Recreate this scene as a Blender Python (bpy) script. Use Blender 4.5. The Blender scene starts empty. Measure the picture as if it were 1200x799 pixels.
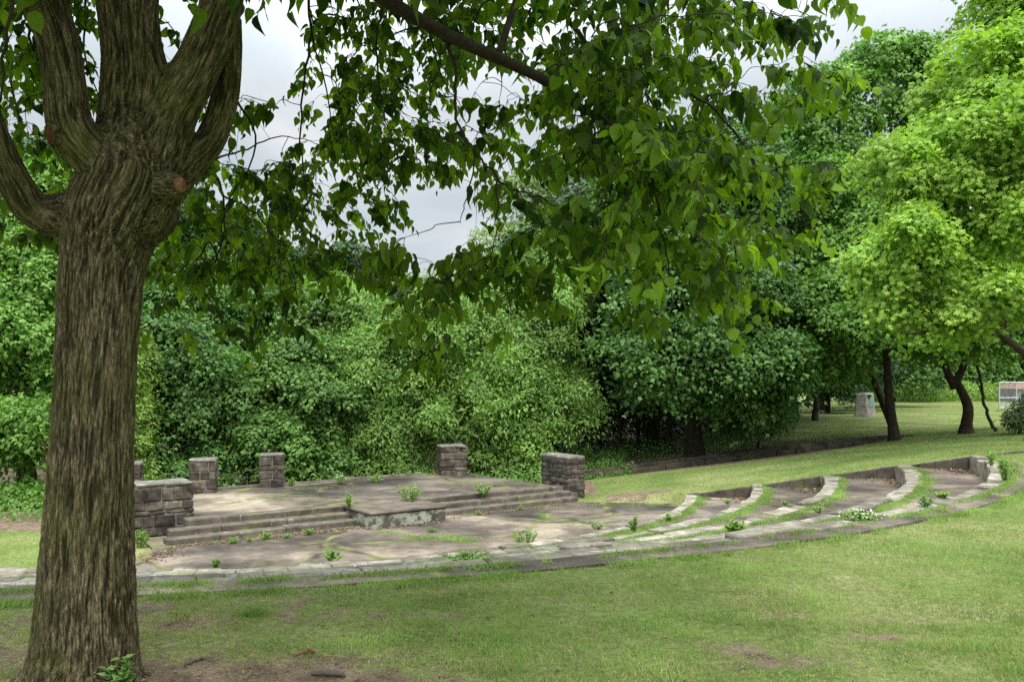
import bpy, math, random
import numpy as np
from mathutils import Vector, noise as mnoise, Matrix

random.seed(7)
RNG = np.random.default_rng(11)
scene = bpy.context.scene
COL = scene.collection
PI = math.pi
F = 1000.0      # focal length in pixels of the 1200 px wide photograph
HZ = 447.0      # row of the horizon
EYE = 1.65      # camera height above the upper lawn

def at(px, py, Y):
    return np.array([(px - 600) / F * Y, Y, EYE - (py - HZ) / F * Y])

def on_plane(px, py, z):
    Y = (EYE - z) * F / (py - HZ)
    return np.array([(px - 600) / F * Y, Y, z])

# ------------------------------------------------------------------ object helpers
def tag(o, label=None, cat=None, group=None, kind=None):
    if label: o['label'] = label
    if cat: o['category'] = cat
    if group: o['group'] = group
    if kind: o['kind'] = kind
    return o

def empty(name, loc, label=None, cat=None, group=None, rz=0.0):
    o = bpy.data.objects.new(name, None)
    o.empty_display_size = 0.3
    o.location = [float(v) for v in loc]
    o.rotation_euler = (0, 0, rz)
    COL.objects.link(o)
    return tag(o, label, cat, group)

def link(name, me, mat=None, parent=None, keep_world=True):
    o = bpy.data.objects.new(name, me)
    if mat is not None: me.materials.append(mat)
    COL.objects.link(o)
    if parent is not None:
        o.parent = parent
        if keep_world:      # geometry was written in world coordinates
            M = Matrix.Identity(4); q = parent; chain = []
            while q is not None:
                chain.append(q.matrix_parent_inverse @ Matrix.Translation(q.location) @ q.rotation_euler.to_matrix().to_4x4()); q = q.parent
            for m in reversed(chain): M = M @ m
            o.matrix_parent_inverse = M.inverted()
    return o

def fast_mesh(name, verts, faces_list, attr=None, smooth=False):
    """verts (N,3); faces_list: list of (M,k) index arrays; attr: list of per-face float arrays"""
    me = bpy.data.meshes.new(name)
    verts = np.ascontiguousarray(verts, dtype=np.float32)
    me.vertices.add(len(verts)); me.vertices.foreach_set('co', verts.ravel())
    loops = np.concatenate([f.ravel() for f in faces_list]).astype(np.int32)
    tot = np.concatenate([np.full(len(f), f.shape[1], dtype=np.int32) for f in faces_list])
    start = np.zeros(len(tot), dtype=np.int32); start[1:] = np.cumsum(tot)[:-1]
    me.loops.add(len(loops)); me.loops.foreach_set('vertex_index', loops)
    me.polygons.add(len(tot)); me.polygons.foreach_set('loop_start', start)
    try: me.polygons.foreach_set('loop_total', tot)
    except Exception: pass
    me.polygons.foreach_set('use_smooth', np.full(len(tot), smooth, dtype=bool))
    me.update(calc_edges=True)
    if attr is not None:
        a = me.attributes.new('rnd', 'FLOAT', 'FACE')
        a.data.foreach_set('value', np.concatenate(attr).astype(np.float32))
    return me

def nrm(v):
    return v / np.maximum(np.linalg.norm(v, axis=-1, keepdims=True), 1e-9)

def scatter(name, pos, tip, nor, size, tmpl, rnd, vary=0.0):
    """many copies of a small leaf template in one mesh"""
    V, FS = tmpl
    V = np.array(V, float)
    tip = nrm(tip); B = nrm(np.cross(tip, nor)); nor = np.cross(B, tip)
    s = size[:, None, None]
    P = pos[:, None, :] + s * (V[None, :, 0, None] * B[:, None, :] + V[None, :, 1, None] * tip[:, None, :] + V[None, :, 2, None] * nor[:, None, :])
    n, k = len(pos), len(V)
    if vary:      # each leaf gets its own width, fold and curl
        wx = 1 + vary * RNG.uniform(-.8, .45, (n, 1, 1)); wz = 1 + vary * RNG.normal(0, 2.2, (n, 1, 1)); cu = vary * RNG.normal(0, .5, (n, 1, 1)); tw = vary * RNG.normal(0, .6, (n, 1, 1))
        X_ = V[None, :, 0, None] * wx; Y_ = V[None, :, 1, None]; Z_ = V[None, :, 2, None] * wz + cu * Y_ ** 2 + tw * X_ * Y_
        P = pos[:, None, :] + s * (X_ * B[:, None, :] + Y_ * tip[:, None, :] + Z_ * nor[:, None, :])
    base = (np.arange(n) * k)[:, None]
    fl, at_ = [], []
    bylen = {}
    for f in FS: bylen.setdefault(len(f), []).append(f)
    for L, fs in bylen.items():
        for f in fs:
            fl.append(base + np.array(f)[None, :]); at_.append(rnd)
    return fast_mesh(name, P.reshape(-1, 3), fl, at_)

# leaf templates: x across, y towards the tip, z up
HEART = ([(0,0,0),(0,.33,.0),(0,.66,-.06),(0,1.08,-.26),
          (.16,-.02,.05),(.34,.13,.12),(.39,.36,.13),(.29,.64,.05),(.1,.9,-.12),
          (-.16,-.02,.05),(-.34,.13,.12),(-.39,.36,.13),(-.29,.64,.05),(-.1,.9,-.12)],
         [(0,4,5,1),(1,5,6),(1,6,7,2),(2,7,8,3),(0,1,10,9),(1,11,10),(1,2,12,11),(2,3,13,12)])
MAPLE = ([(0,0,0),(.18,.12,.03),(.52,.05,-.05),(.32,.34,.06),(.56,.62,-.06),(.2,.6,.05),(0,1.0,-.12),
          (-.2,.6,.05),(-.56,.62,-.06),(-.32,.34,.06),(-.52,.05,-.05),(-.18,.12,.03),(0,.4,0)],
         [(0,1,3,12),(1,2,3),(3,4,5,12),(5,6,7,12),(7,8,9,12),(9,10,11),(9,11,0,12)])
MAPLE3 = ([(0,0,0),(.5,.25,-.06),(.24,.5,.06),(0,1,-.1),(-.24,.5,.06),(-.5,.25,-.06),(0,.4,.05)],
          [(0,1,2,6),(2,3,4,6),(4,5,0,6)])
OVAL = ([(0,0,0),(.24,.35,.05),(0,1,-.08),(-.24,.35,.05),(0,.45,-.02)], [(0,1,4),(1,2,4),(2,3,4),(3,0,4)])
BLADE = ([(-.5,0,0),(.5,0,0),(.32,.55,.06),(-.32,.55,.06),(0,1,.25)], [(0,1,2,3),(3,2,4)])

# ------------------------------------------------------------------ materials
def new_mat(name):
    m = bpy.data.materials.new(name); m.use_nodes = True
    nt = m.node_tree; nt.nodes.clear()
    out = nt.nodes.new('ShaderNodeOutputMaterial')
    return m, nt, out

def N(nt, t, **kw):
    n = nt.nodes.new(t)
    for k, v in kw.items():
        if k in n.inputs.keys(): n.inputs[k].default_value = v
        else: setattr(n, k, v)
    return n

def ramp(nt, fac, stops):
    r = nt.nodes.new('ShaderNodeValToRGB')
    els = r.color_ramp.elements
    els[0].position, els[0].color = stops[0][0], (*stops[0][1], 1)
    els[1].position, els[1].color = stops[-1][0], (*stops[-1][1], 1)
    for p, c in stops[1:-1]:
        e = els.new(p); e.color = (*c, 1)
    nt.links.new(fac, r.inputs['Fac'])
    return r.outputs['Color']

def tex(nt, kind='noise', scale=1.0, detail=4, rough=.55, vec=None, **kw):
    if kind == 'noise':
        n = nt.nodes.new('ShaderNodeTexNoise'); n.inputs['Scale'].default_value = scale
        n.inputs['Detail'].default_value = detail; n.inputs['Roughness'].default_value = rough
        if 'distort' in kw: n.inputs['Distortion'].default_value = kw['distort']
    else:
        n = nt.nodes.new('ShaderNodeTexVoronoi'); n.inputs['Scale'].default_value = scale
        n.feature = kw.get('feature', 'F1')
    if vec is None:
        tc = nt.nodes.get('GEO') or nt.nodes.new('ShaderNodeNewGeometry'); tc.name = 'GEO'
        vec = tc.outputs['Position']
    nt.links.new(vec, n.inputs['Vector'])
    return n

def mixc(nt, fac, a, b, blend='MIX'):
    m = nt.nodes.new('ShaderNodeMix'); m.data_type = 'RGBA'; m.blend_type = blend
    if hasattr(fac, 'links') or hasattr(fac, 'is_linked'): nt.links.new(fac, m.inputs[0])
    else: m.inputs[0].default_value = fac
    for i, v in ((6, a), (7, b)):
        if isinstance(v, tuple): m.inputs[i].default_value = (*v, 1)
        else: nt.links.new(v, m.inputs[i])
    return m.outputs[2]

def mth(nt, op, a, b=None, clamp=False):
    m = nt.nodes.new('ShaderNodeMath'); m.operation = op; m.use_clamp = clamp
    for i, v in ((0, a), (1, b)):
        if v is None: continue
        if isinstance(v, (int, float)): m.inputs[i].default_value = v
        else: nt.links.new(v, m.inputs[i])
    return m.outputs[0]

def leaf_mat(name, dark, light, trans=.35, rough=.5, tint=(.95, 1.25, .35), spec=.35, patch=.25, pscale=.35):
    m, nt, out = new_mat(name)
    a = N(nt, 'ShaderNodeAttribute', attribute_name='rnd')
    c = ramp(nt, a.outputs['Fac'], [(0, dark), (.85, light), (1, tuple(min(1, v * 1.25) for v in light))])
    if patch:
        n = tex(nt, scale=pscale, detail=2)
        f = ramp(nt, n.outputs['Fac'], [(.35, (1 - patch,) * 3), (.65, (1 + patch,) * 3)])
        c = mixc(nt, 1.0, c, f, 'MULTIPLY')
    p = N(nt, 'ShaderNodeBsdfPrincipled', Roughness=rough)
    p.inputs['Specular IOR Level'].default_value = spec
    nt.links.new(c, p.inputs['Base Color'])
    t = N(nt, 'ShaderNodeBsdfTranslucent')
    nt.links.new(mixc(nt, 1.0, c, tint, 'MULTIPLY'), t.inputs['Color'])
    mx = N(nt, 'ShaderNodeMixShader', Fac=trans)
    nt.links.new(p.outputs[0], mx.inputs[1]); nt.links.new(t.outputs[0], mx.inputs[2])
    nt.links.new(mx.outputs[0], out.inputs[0])
    return m

def solid(name, stops, scale=6, detail=8, rough=.9, bump=.3, bdist=.01, layers=(), attr_mul=None, spec=.25, vec_attr=None):
    """noise ramp with extra layers (scale, lo, hi, colour) of stains"""
    m, nt, out = new_mat(name)
    n = tex(nt, scale=scale, detail=detail)
    c = ramp(nt, n.outputs['Fac'], stops)
    for (sc, lo, hi, colr, amt) in layers:
        q = tex(nt, scale=sc, detail=6, rough=.65)
        f = ramp(nt, q.outputs['Fac'], [(lo, (0, 0, 0)), (hi, (amt,) * 3)])
        c = mixc(nt, f, c, colr)
    if attr_mul:
        a = N(nt, 'ShaderNodeAttribute', attribute_name='rnd')
        f = ramp(nt, a.outputs['Fac'], [(0, attr_mul[0]), (1, attr_mul[1])])
        c = mixc(nt, 1.0, c, f, 'MULTIPLY')
    p = N(nt, 'ShaderNodeBsdfPrincipled', Roughness=rough)
    p.inputs['Specular IOR Level'].default_value = spec
    nt.links.new(c, p.inputs['Base Color'])
    b1 = tex(nt, scale=scale * 7, detail=6, rough=.7)
    bp = N(nt, 'ShaderNodeBump', Strength=bump, Distance=bdist)
    nt.links.new(b1.outputs['Fac'], bp.inputs['Height'])
    nt.links.new(bp.outputs[0], p.inputs['Normal'])
    nt.links.new(p.outputs[0], out.inputs[0])
    return m

M = {}
M['masonry'] = solid('dark_masonry', [(.3, (.028, .025, .021)), (.5, (.073, .064, .054)), (.7, (.155, .138, .115))], 5, bump=.7, bdist=.02,
    layers=[(3.0, .52, .68, (.22, .22, .19), .5), (9, .6, .7, (.4, .4, .34), .4), (1.6, .6, .75, (.12, .14, .05), .4)], attr_mul=((.5, .47, .45), (1.35, 1.25, 1.15)))
M['mortar'] = solid('mortar', [(.3, (.14, .125, .105)), (.7, (.29, .265, .225))], 12, bump=.4)
M['capstone'] = solid('capstone', [(.3, (.085, .075, .065)), (.7, (.2, .185, .16))], 6, bump=.6,
    layers=[(4, .52, .65, (.36, .37, .3), .6), (1.5, .55, .7, (.12, .14, .06), .5)])
M['curb'] = solid('curb_stone', [(.3, (.13, .115, .095)), (.5, (.235, .215, .18)), (.7, (.36, .34, .29))], 3, bump=.6,
    layers=[(2.2, .48, .64, (.12, .1, .085), .8), (5, .55, .66, (.42, .42, .38), .8), (1.7, .52, .64, (.16, .17, .07), .55)], attr_mul=((.5, .48, .45), (1.25, 1.22, 1.16)))
M['step'] = solid('step_stone', [(.3, (.055, .044, .035)), (.7, (.17, .145, .115))], 4, bump=.7, bdist=.02,
    layers=[(2.2, .5, .66, (.085, .075, .06), .7), (5, .58, .68, (.3, .27, .2), .6), (1.2, .54, .7, (.15, .17, .06), .6)])
M['plain_wall'] = solid('dark_wall', [(.3, (.04, .033, .026)), (.7, (.12, .1, .08))], 4, bump=.7, bdist=.02,
    layers=[(1.5, .5, .65, (.13, .15, .06), .5)])

def pavement_mat():
    m, nt, out = new_mat('worn_paving')
    n = tex(nt, scale=.55, detail=7, rough=.6)
    c = ramp(nt, n.outputs['Fac'], [(.36, (.05, .043, .036)), (.46, (.096, .083, .069)), (.55, (.152, .13, .107)), (.62, (.25, .215, .172))])
    g = tex(nt, scale=2.6, detail=6, rough=.75)
    c = mixc(nt, 1.0, c, ramp(nt, g.outputs['Fac'], [(.3, (.62, .62, .63)), (.7, (1.25, 1.22, 1.2))]), 'MULTIPLY')
    # coarse aggregate
    v = tex(nt, scale=70, detail=2)
    c = mixc(nt, 1.0, c, ramp(nt, v.outputs['Fac'], [(.3, (.7, .7, .7)), (.7, (1.3, 1.28, 1.25))]), 'MULTIPLY')
    # cracks with moss and dirt in them
    w = tex(nt, scale=.9, detail=3)
    geo = nt.nodes['GEO']
    add = nt.nodes.new('ShaderNodeVectorMath'); add.operation = 'MULTIPLY_ADD'
    nt.links.new(w.outputs['Color'], add.inputs[0]); add.inputs[1].default_value = (.8, .8, 0)
    nt.links.new(geo.outputs['Position'], add.inputs[2])
    flat = nt.nodes.new('ShaderNodeVectorMath'); flat.operation = 'MULTIPLY'; flat.inputs[1].default_value = (1, 1, 0)
    nt.links.new(add.outputs[0], flat.inputs[0])
    vo = tex(nt, 'vor', scale=.33, vec=flat.outputs[0], feature='DISTANCE_TO_EDGE')
    f = ramp(nt, vo.outputs['Distance'], [(0, (1, 1, 1)), (.012, (.85, .85, .85)), (.03, (0, 0, 0))])
    k = tex(nt, scale=1.3, detail=3)
    kc = ramp(nt, k.outputs['Fac'], [(.4, (.05, .04, .035)), (.6, (.17, .18, .06))])
    c = mixc(nt, f, c, kc)
    vc = tex(nt, 'vor', scale=.33, vec=flat.outputs[0], feature='F1')
    sepc = nt.nodes.new('ShaderNodeSeparateColor'); nt.links.new(vc.outputs['Color'], sepc.inputs[0])
    c = mixc(nt, 1.0, c, ramp(nt, sepc.outputs[0], [(0, (.66, .66, .68)), (1, (1.3, 1.26, 1.2))]), 'MULTIPLY')
    # green algae / sand wash
    q = tex(nt, scale=.8, detail=6, rough=.7)
    c = mixc(nt, ramp(nt, q.outputs['Fac'], [(.56, (0, 0, 0)), (.7, (.6, .6, .6))]), c, (.2, .19, .085))
    p = N(nt, 'ShaderNodeBsdfPrincipled', Roughness=.92)
    p.inputs['Specular IOR Level'].default_value = .2
    nt.links.new(c, p.inputs['Base Color'])
    bp = N(nt, 'ShaderNodeBump', Strength=.5, Distance=.008)
    nt.links.new(v.outputs['Fac'], bp.inputs['Height'])
    bp2 = N(nt, 'ShaderNodeBump', Strength=.6, Distance=-.02)
    nt.links.new(f, bp2.inputs['Height']); nt.links.new(bp.outputs[0], bp2.inputs['Normal'])
    nt.links.new(bp2.outputs[0], p.inputs['Normal']); nt.links.new(p.outputs[0], out.inputs[0])
    return m
M['paving'] = pavement_mat()

def lawn_mat():
    m, nt, out = new_mat('lawn_ground')
    a = N(nt, 'ShaderNodeAttribute', attribute_name='dirt')
    n = tex(nt, scale=.5, detail=6, rough=.6)
    green = ramp(nt, n.outputs['Fac'], [(.35, (.11, .16, .045)), (.5, (.16, .2, .065)), (.65, (.23, .24, .11))])
    f1 = tex(nt, scale=14, detail=6, rough=.7)
    green = mixc(nt, 1.0, green, ramp(nt, f1.outputs['Fac'], [(.3, (.5, .52, .5)), (.7, (1.45, 1.4, 1.3))]), 'MULTIPLY')
    soil = ramp(nt, tex(nt, scale=5, detail=8, rough=.7).outputs['Fac'], [(.3, (.075, .055, .038)), (.55, (.18, .14, .098)), (.75, (.31, .26, .19))])
    e = tex(nt, scale=3.0, detail=5, rough=.7)
    s = mth(nt, 'ADD', a.outputs['Fac'], mth(nt, 'ADD', mth(nt, 'MULTIPLY', mth(nt, 'SUBTRACT', e.outputs['Fac'], .5), 1.1), mth(nt, 'MULTIPLY', mth(nt, 'SUBTRACT', tex(nt, scale=17, detail=4, rough=.7).outputs['Fac'], .5), 1.2)))
    fac = ramp(nt, s, [(.42, (0, 0, 0)), (.6, (1, 1, 1))])
    soil = mixc(nt, 1.0, soil, ramp(nt, tex(nt, scale=38, detail=4, rough=.7).outputs['Fac'], [(.3, (.6, .6, .6)), (.7, (1.5, 1.45, 1.4))]), 'MULTIPLY')
    c = mixc(nt, fac, green, soil)
    p = N(nt, 'ShaderNodeBsdfPrincipled', Roughness=.95)
    p.inputs['Specular IOR Level'].default_value = .1
    nt.links.new(c, p.inputs['Base Color'])
    bp = N(nt, 'ShaderNodeBump', Strength=.8, Distance=.03)
    nt.links.new(tex(nt, scale=22, detail=6, rough=.75).outputs['Fac'], bp.inputs['Height'])
    nt.links.new(bp.outputs[0], p.inputs['Normal']); nt.links.new(p.outputs[0], out.inputs[0])
    return m
M['lawn'] = lawn_mat()

def bark_mat(name, lo, mid, hi, moss=.5, k=1.0):
    """bark ridges; 'bk' is a vertex attribute with the squashed limb coordinates"""
    m, nt, out = new_mat(name)
    a = N(nt, 'ShaderNodeAttribute', attribute_name='bk')
    n = tex(nt, scale=80 * k, detail=6, rough=.7, vec=a.outputs['Vector'])
    n2 = tex(nt, scale=150 * k, detail=4, rough=.7, vec=a.outputs['Vector'])
    c = ramp(nt, n.outputs['Fac'], [(.36, lo), (.5, mid), (.66, hi)])
    c = mixc(nt, 1.0, c, ramp(nt, n2.outputs['Fac'], [(.3, (.6, .6, .6)), (.7, (1.35, 1.35, 1.35))]), 'MULTIPLY')
    n3 = tex(nt, scale=105 * k, detail=3, rough=.55, distort=.4, vec=a.outputs['Vector'])
    rg_ = mth(nt, 'ABSOLUTE', mth(nt, 'SUBTRACT', n3.outputs['Fac'], .5))
    c = mixc(nt, 1.0, c, ramp(nt, rg_, [(0, (.25, .23, .21)), (.05, (.85, .85, .85)), (.14, (1.2, 1.2, 1.18))]), 'MULTIPLY')
    q = tex(nt, scale=2.2, detail=6, rough=.7)
    c = mixc(nt, ramp(nt, q.outputs['Fac'], [(.42, (0, 0, 0)), (.62, (moss,) * 3)]), c, (.085, .09, .02))
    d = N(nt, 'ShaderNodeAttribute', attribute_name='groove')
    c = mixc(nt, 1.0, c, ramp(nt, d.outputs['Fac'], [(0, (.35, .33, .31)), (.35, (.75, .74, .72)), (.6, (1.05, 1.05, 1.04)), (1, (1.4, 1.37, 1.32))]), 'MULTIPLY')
    p = N(nt, 'ShaderNodeBsdfPrincipled', Roughness=.95)
    p.inputs['Specular IOR Level'].default_value = .15
    nt.links.new(c, p.inputs['Base Color'])
    bp = N(nt, 'ShaderNodeBump', Strength=.9, Distance=.02)
    nt.links.new(rg_, bp.inputs['Height'])
    bp2 = N(nt, 'ShaderNodeBump', Strength=.6, Distance=.008)
    nt.links.new(n2.outputs['Fac'], bp2.inputs['Height']); nt.links.new(bp.outputs[0], bp2.inputs['Normal'])
    nt.links.new(bp2.outputs[0], p.inputs['Normal']); nt.links.new(p.outputs[0], out.inputs[0])
    return m
M['bark'] = bark_mat('furrowed_bark', (.055, .045, .027), (.155, .128, .078), (.28, .235, .155), .55)
M['twig'] = solid('twig_bark', [(.3, (.018, .014, .01)), (.7, (.045, .034, .024))], 20, bump=.3)
M['dark_bark'] = solid('dark_bark', [(.3, (.022, .016, .011)), (.7, (.07, .052, .036))], 8, bump=.6, bdist=.03)
M['grey_bark'] = solid('grey_bark', [(.3, (.07, .06, .045)), (.7, (.17, .15, .115))], 8, bump=.6, bdist=.03)
M['cut'] = solid('cut_wood', [(.3, (.1, .05, .022)), (.7, (.27, .15, .08))], 25, bump=.4)
M['cut_old'] = solid('old_cut_wood', [(.3, (.05, .02, .012)), (.7, (.2, .075, .04))], 25, bump=.4)
M['litter'] = leaf_mat('dead_leaves', (.07, .04, .025), (.25, .17, .105), trans=.1, rough=.8, tint=(1, .8, .6), patch=0)
M['grass'] = leaf_mat('grass_blades', (.125, .21, .045), (.31, .45, .13), trans=.38, rough=.55, tint=(1, 1.1, .5), patch=.16, pscale=.9)
M['straw'] = leaf_mat('dry_grass_blades', (.24, .19, .09), (.52, .45, .26), trans=.25, rough=.7, tint=(1, .9, .6), patch=.15)
M['weed'] = leaf_mat('weed_leaves', (.12, .21, .04), (.27, .41, .1), trans=.35, patch=0)
M['clover'] = leaf_mat('clover_leaves', (.09, .18, .04), (.2, .33, .09), trans=.3, patch=0)
M['white'] = leaf_mat('white_petals', (.5, .5, .46), (.75, .75, .7), trans=.2, patch=0, tint=(1, 1, 1))

# ------------------------------------------------------------------ amphitheatre layout
CX, CY = -6.15, 23.9
RR = [10.8, 12.4, 14.0, 15.6, 17.05]
DZ = .31
ZT = [-(4 - i) * DZ for i in range(5)]          # curb tops
ZF = -5 * DZ                                    # orchestra floor
ARR = [0, 10.8, 12.4, 14.0, 15.6, 17.05, 19, 40]
AAA = [-11.0, -11.6, -12.5, -13.4, -14.8, -16.8, -17.5, -17.5]
def a_right(r): return np.interp(r, ARR, AAA)
A_LEFT = -132.0
def pol(r, adeg):
    a = np.radians(adeg); return np.array([CX + r * np.cos(a), CY + r * np.sin(a)])
P0 = np.array([-6.67, 16.67]); D = np.array([.811, .585]); BK = np.array([-.585, .811])
def st(al, bk, z): p = P0 + D * al + BK * bk; return np.array([p[0], p[1], z])

_H = np.random.default_rng(5).random((256, 256))
def vn(x, y, k, o=0):
    x = np.asarray(x, float) * k + o + 1000; y = np.asarray(y, float) * k + o * 1.7 + 1000
    i, j = np.floor(x).astype(int), np.floor(y).astype(int); u, v = x - i, y - j
    u, v = u * u * (3 - 2 * u), v * v * (3 - 2 * v)
    g = lambda a, b: _H[a % 256, b % 256]
    return (g(i, j) * (1 - u) + g(i + 1, j) * u) * (1 - v) + (g(i, j + 1) * (1 - u) + g(i + 1, j + 1) * u) * v

def sstep(x, a, b):
    t = np.clip((x - a) / (b - a), 0, 1); return t * t * (3 - 2 * t)

def wave(x, y):
    return (np.sin(x * 1.3 + y * .7) + np.sin(y * 1.9 - x * .6 + 1.2) + np.sin(x * 3.1 + 2) * .5 + np.sin(y * 3.7 + x * 2.2) * .4) / 2.9

def zlawn2(x, y):
    yl = np.interp(x, [2, 4.2, 10.3, 12.5, 30], [23.6, 21.9, 18.9, 17.8, 15.5])
    yc = np.interp(x, [2, 12.3, 18, 60], [27, 30, 31, 31])
    w = np.interp(x, [2, 4.2, 10.3, 12.5, 30], [-1.57, -1.27, -.02, .3, .7])
    c = np.interp(x, [1.5, 12.3, 18, 30], [-1.55, -.6, -.09, .5])
    t = np.clip((y - yl) / (yc - yl), 0, 1)
    z = w * (1 - t) + c * t
    # beyond the crest: a narrow dip at the foot of the low wall, then the farther lawn
    far = np.interp(x, [0, 3, 12, 20, 40], [-1.7, -1.45, -.62, -.3, -.2])
    far = far + (np.clip(y - 31, 0, 14) / 14) * np.interp(x, [0, 10, 20], [0, .45, .12])
    s = np.clip((y - yc) / .9, 0, 1)
    dip = -.3 * np.interp(x, [11, 14], [1, 0])
    zz = z * (1 - s) + (c + dip) * s
    s2 = sstep(y, yc + 1.35, yc + 1.7)
    return np.where(y > yc, zz * (1 - s2) + far * s2, z)

def ground_z(x, y):
    x = np.asarray(x, float); y = np.asarray(y, float)
    r = np.hypot(x - CX, y - CY); a = np.degrees(np.arctan2(y - CY, x - CX))
    near = .018 * wave(x, y) + .3 * sstep(x, 9.5, 12.5) * sstep(y, 12, 18)
    # stepped bed under the treads
    bed = np.full_like(r, ZF - .04)
    for i, R in enumerate(RR):
        lev = (ZT[i] - .1) if i < 4 else near
        bed = np.where(r > R + .1, bed + (lev - bed) * np.clip((r - R - .1) / .14, 0, 1), bed)
    left = (ZF - .03) + (near - ZF + .03) * sstep(r, 10.8, 17.2)
    back = zlawn2(x, y)
    back = np.where(x < 2, ZF - .03 + (zlawn2(np.full_like(x, 2.), y) - ZF + .03) * sstep(x, 0, 2), back)
    dd = (a - a_right(r)) * PI / 180 * r            # metres past the end wall
    z = np.where(a < A_LEFT, left, bed)
    z = np.where(a > 120, left, z)
    past = (dd > 0) & (a < 120) & (r > 10.6)
    m = np.clip(dd / .14, 0, 1)
    outer = r > RR[4] + .3
    zz = np.where(outer, near, z)
    tail = np.where(outer, sstep(dd, -2.5, .3), m)
    z = np.where((a < 120) & (a > A_LEFT) & (r > 10.6), zz * (1 - tail) + back * tail, z)
    z = np.where((r <= 10.6) & (a > -8) & (a < 120) & (x > 1.5), back, z)
    return z

def dirt_amount(x, y):
    """0 grass .. 1 bare soil"""
    px = 600 + x / np.maximum(y, .5) * F
    d = .1 + .12 * wave(x * 1.7 + 3, y * 1.7)
    def blob(cx, cy, rx, ry, w):
        return w * np.exp(-(((x - cx) / rx) ** 2 + ((y - cy) / ry) ** 2))
    tx, ty = -2.35, 4.6
    d = d + blob(tx + .3, ty + .1, 1.0, .6, .55)
    d = d + blob(-1.1, 4.65, 1.0, .36, .6) + blob(.1, 4.4, .8, .25, .45)
    d = d + blob(-2.2, 6.2, 1.2, .8, .28) + blob(-2.9, 7.5, 1.3, .35, .4)
    d = d + blob(2.35, 5.5, .35, .12, .5) + blob(1.4, 5.0, .6, .15, .3) + blob(1.9, 6.0, .35, .12, .45) + blob(1.2, 5.35, .4, .12, .4)
    d = d + blob(-.75, 6.0, .5, .1, .35) + blob(2.6, 5.9, .35, .1, .5)
    d = d + blob(-4.5, 6.0, 1.0, .4, .3) + blob(-3.2, 5.0, .8, .6, .3)
    d = d + blob(3.3, 23.0, 1.6, .7, .6) + blob(12.0, 26.5, 1.6, .25, .3) + blob(8, 24.5, 1, .3, .3)
    r = np.hypot(x - CX, y - CY)
    d = d + .15 * np.exp(-((r - 17.95) / .22) ** 2)
    d = d + (.34 * (vn(x, y, 2.2) - .5) + .42 * (vn(x, y, 6.0, 3) - .5) + .25 * (vn(x, y, 15, 9) - .5)) * (.25 + .75 * np.clip((9.5 - y) / 3, 0, 1))
    d = d + np.where((y > 27.5) & (x < 12.5) & (x > -30), .6 * sstep(-x, -13, -8), 0)
    d = d + np.where((r < 10.8) & (y > 18.5) & (x < -8), .8, 0)
    d = d + np.where((x < 2.5) & (y > 24), .8, 0)
    return np.clip(d, 0, 1)

def build_ground():
    def axis(segs):
        out = []
        for a, b, s in segs: out.append(np.arange(a, b, s))
        return np.concatenate(out)
    xs = axis([(-400, -60, 20), (-60, -22, 2), (-22, -12, .5), (-12, 15, .13), (15, 26, .5), (26, 80, 2), (80, 420, 20)])
    ys = axis([(-40, 2, 1.5), (2, 34, .13), (34, 50, .5), (50, 110, 3), (110, 500, 25)])
    X, Y = np.meshgrid(xs, ys)
    Z = ground_z(X, Y)
    n, k = len(xs), len(ys)
    V = np.stack([X, Y, Z], -1).reshape(-1, 3)
    i = (np.arange(k - 1)[:, None] * n + np.arange(n - 1)[None, :]).ravel()
    Fq = np.stack([i, i + 1, i + n + 1, i + n], -1)
    me = fast_mesh('lawn', V, [Fq], smooth=True)
    a = me.attributes.new('dirt', 'FLOAT', 'POINT')
    a.data.foreach_set('value', dirt_amount(X, Y).ravel().astype(np.float32))
    tag(link('ground', me, M['lawn']), kind='structure')
build_ground()

# ------------------------------------------------------------------ masonry helpers
def box_faces(b):
    return np.array([(0,1,2,3),(7,6,5,4),(0,4,5,1),(1,5,6,2),(2,6,7,3),(3,7,4,0)]) + b

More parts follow.
